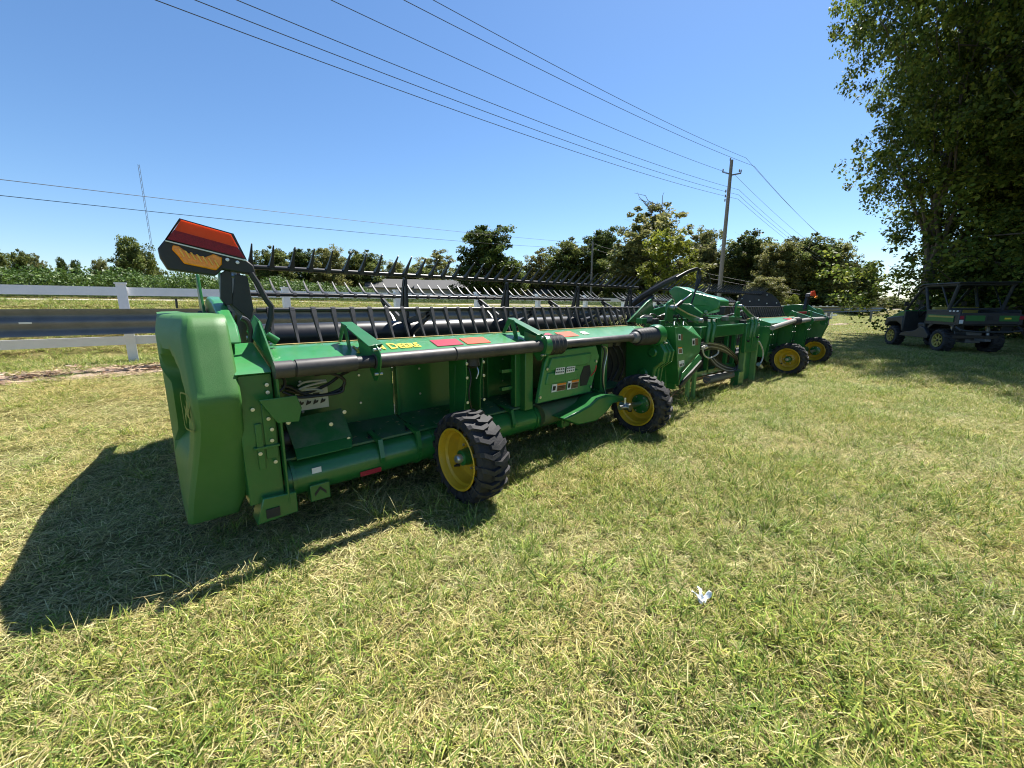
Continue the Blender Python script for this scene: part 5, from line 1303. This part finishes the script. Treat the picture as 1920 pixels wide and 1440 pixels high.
# rear bumper, hitch, axle, springs
B().tube([(-.60, -.0, .74), (-.74, -.02, .66), (-.76, -.35, .62), (-.76, -1.0, .62), (-.74, -1.33, .66), (-.60, -1.35, .74)], .025, 8).build('rear_bumper', ROPS, UV)
B().tube([(0, -.2, .34), (0, -1.15, .34)], .05, 10).build('rear_axle', GREYM, UV); B().box((-.25, -.85, .28), (.3, -.5, .62)).build('transaxle', GREYM, UV, .02)
for y in (-.28, -1.07): B().tube([(-.15, y, .34), (-.05, y, .78)], .045, 10).build('shock_absorber', ZINC, UV)
B().box((-.72, -.74, .36), (-.35, -.62, .42)).build('tow_hitch', GREYM, UV, .004)
# chassis, rocker, fenders, doors opening
B().box((-.3, -1.2, .40), (2.4, -.15, .50)).build('chassis', BLACK, UV, .01)
side_prism('rocker_panel', [(.42, .36), (.40, .46), (.62, .66), (.80, .70), (1.0, .56), (1.62, .46), (1.70, .36)], YL-.10, .11, UB)
side_prism('rocker_panel', [(.42, .36), (.40, .46), (.62, .66), (.80, .70), (1.0, .56), (1.62, .46), (1.70, .36)], YR, .11, UB)
for y in (YL-.25, YR): side_prism('rear_fender', [(-.45, .60), (-.40, .74), (-.2, .80), (.25, .80), (.45, .66), (.52, .66), (.40, .84), (-.5, .84)], y, .25, UB)
for y in (YL-.27, YR-.0): side_prism('front_fender', [(1.66, .50), (1.72, .70), (1.95, .80), (2.3, .78), (2.5, .62), (2.56, .68), (2.50, .92), (1.66, 1.0), (1.60, .5)], y, .27, UB, .03)
B().prism([(1.62, YL-.02, .95), (2.56, YL-.10, .80), (2.50, YL-.10, .95), (1.95, YL-.04, 1.12), (1.62, YL-.02, 1.18)], (0, YR-YL+.1, 0)).build('hood', UG, UV, .03, fix=True)
B().box((1.60, YR+.02, .5), (1.66, YL-.02, 1.14)).build('dashboard', UB, UV, .01); B().box((2.45, YR+.2, .5), (2.60, YL-.2, .82)).build('front_bumper', BLACK, UV, .03)
# seats, steering wheel, floor
B().box((.66, -1.22, .64), (1.12, -.12, .80)).build('seat', TEXTILE, UV, .04); B().prism([(.60, -1.22, .78), (.72, -1.22, .78), (.64, -1.22, 1.28), (.54, -1.22, 1.28)], (0, 1.10, 0)).build('seat_back', UY, UV, .04, fix=True)
B().box((.6, -1.25, .46), (1.62, -.1, .50)).build('floor', BLACK, UV)
sw = B(); c = Vector((1.36, -.42, 1.14)); ring = []
for i in range(25):
    a = 2*PI*i/24; ring.append(c+Vector((-.09*math.sin(a), .18*math.cos(a), .16*math.sin(a))))
sw.tube(ring, .016, 8); sw.tube([c, c+Vector((.3, 0, -.22))], .02, 8); sw.build('steering_wheel', BLACK, UV)
# cage
def cage(pts, r=.04): return B().tube(pts, r, 10).build('cage_tube', ROPS, UV)
for y in (YL-.06, YR+.06):
    cage([(1.72, y, 1.12), (1.12, y, 1.80), (.98, y, 1.88), (.7, y, 1.90), (-.35, y, 1.88)])
    cage([(.72, y, .62), (.66, y, 1.10), (.92, y, 1.86)], .036)
    cage([(-.10, y, 1.20), (-.30, y, 1.88)]) ; cage([(-.12, y, 1.20), (.30, y, 1.86)], .02)
for x, z in ((1.10, 1.82), (.5, 1.88), (-.33, 1.88), (-.10, 1.22)): cage([(x, YL-.06, z), (x, YR+.06, z)], .026)
B().prism([(-.42, YR-.02, 1.90), (.95, YR-.02, 1.925), (1.18, YR-.02, 1.84), (1.22, YR-.02, 1.85), (1.0, YR-.02, 1.96), (-.45, YR-.02, 1.945)], (0, YL-YR+.04, 0)).build('roof', UB, UV, .01, fix=True)
GL2, t, b = nodes_of('clear_windscreen'); b.inputs['Transmission Weight'].default_value = 1; b.inputs['Roughness'].default_value = .03; b.inputs['Base Color'].default_value = (.8, .88, .85, 1); b.inputs['IOR'].default_value = 1.1
B().prism([(1.69, YR+.1, 1.15), (1.69, YL-.1, 1.15), (1.13, YL-.1, 1.79), (1.13, YR+.1, 1.79)], (.006, 0, .005)).build('windscreen', GL2, UV, fix=True)
B().prism([(-.105, YR+.1, 1.25), (-.105, YL-.1, 1.25), (-.29, YL-.1, 1.84), (-.29, YR+.1, 1.84)], (.006, 0, .002)).build('rear_window', GL2, UV, fix=True)
mr = B().box((1.02, -.85, 1.72), (1.05, -.55, 1.80)).build('mirror', BLACK, UV, .01)
for y, s in ((YL+.08, 1), (YR-.08, -1)):
    o = B(); o.box((1.42, y-.06, 1.30), (1.46, y+.06, 1.44)); o.tube([(1.5, y-.1*s, 1.32), (1.44, y, 1.36)], .012, 6); o.build('side_mirror', BLACK, UV, .006)
hl = B().box((2.50, -.30, .84), (2.57, -.12, .92)).build('headlight', WHITE, UV, .01)

# ------------------------------------------------------------------ litter: crumpled tissue
R = random.Random(3); t = B(); c = Vector((1.67, .62, terrain(1.67, .62)+.035))
vx = Vector((vR.x, vR.y, 0)); vy = Vector((vh.x, vh.y, 0))
def sheet(cu, cv, L, Wd, ang, lift, seed):
    G = []
    for i in range(13):
        row = []
        for j in range(9):
            p = (i/12)*L; q = (j/8-.5)*Wd*(1-.45*abs(i/12-.45))
            n_ = noise.noise_vector(Vector((p*55+seed, q*55, seed)))*.011+noise.noise_vector(Vector((p*140, q*140+seed, seed)))*.004
            u = cu+p*math.cos(ang)-q*math.sin(ang)+n_.x; v = cv+p*math.sin(ang)+q*math.cos(ang)+n_.y
            row.append(c+vx*u+vy*v+Vector((0, 0, lift*(p/L)**1.3+.35*abs(q)+n_.z)))
        G.append(row)
    t.grid(G)
sheet(.0, -.015, .046, .020, 2.4, .03, 1.0); sheet(.0, -.015, .048, .022, 1.6, .035, 5.0); sheet(.005, -.012, .042, .018, .65, .03, 9.0)
o = t.build('paper_tissue', TISSUE, smooth=25); so_ = o.modifiers.new('solid', 'SOLIDIFY'); so_.thickness = .001
tag(o, 'crumpled white tissue lying in the foreground grass', 'litter')
print('objects', len(bpy.data.objects))
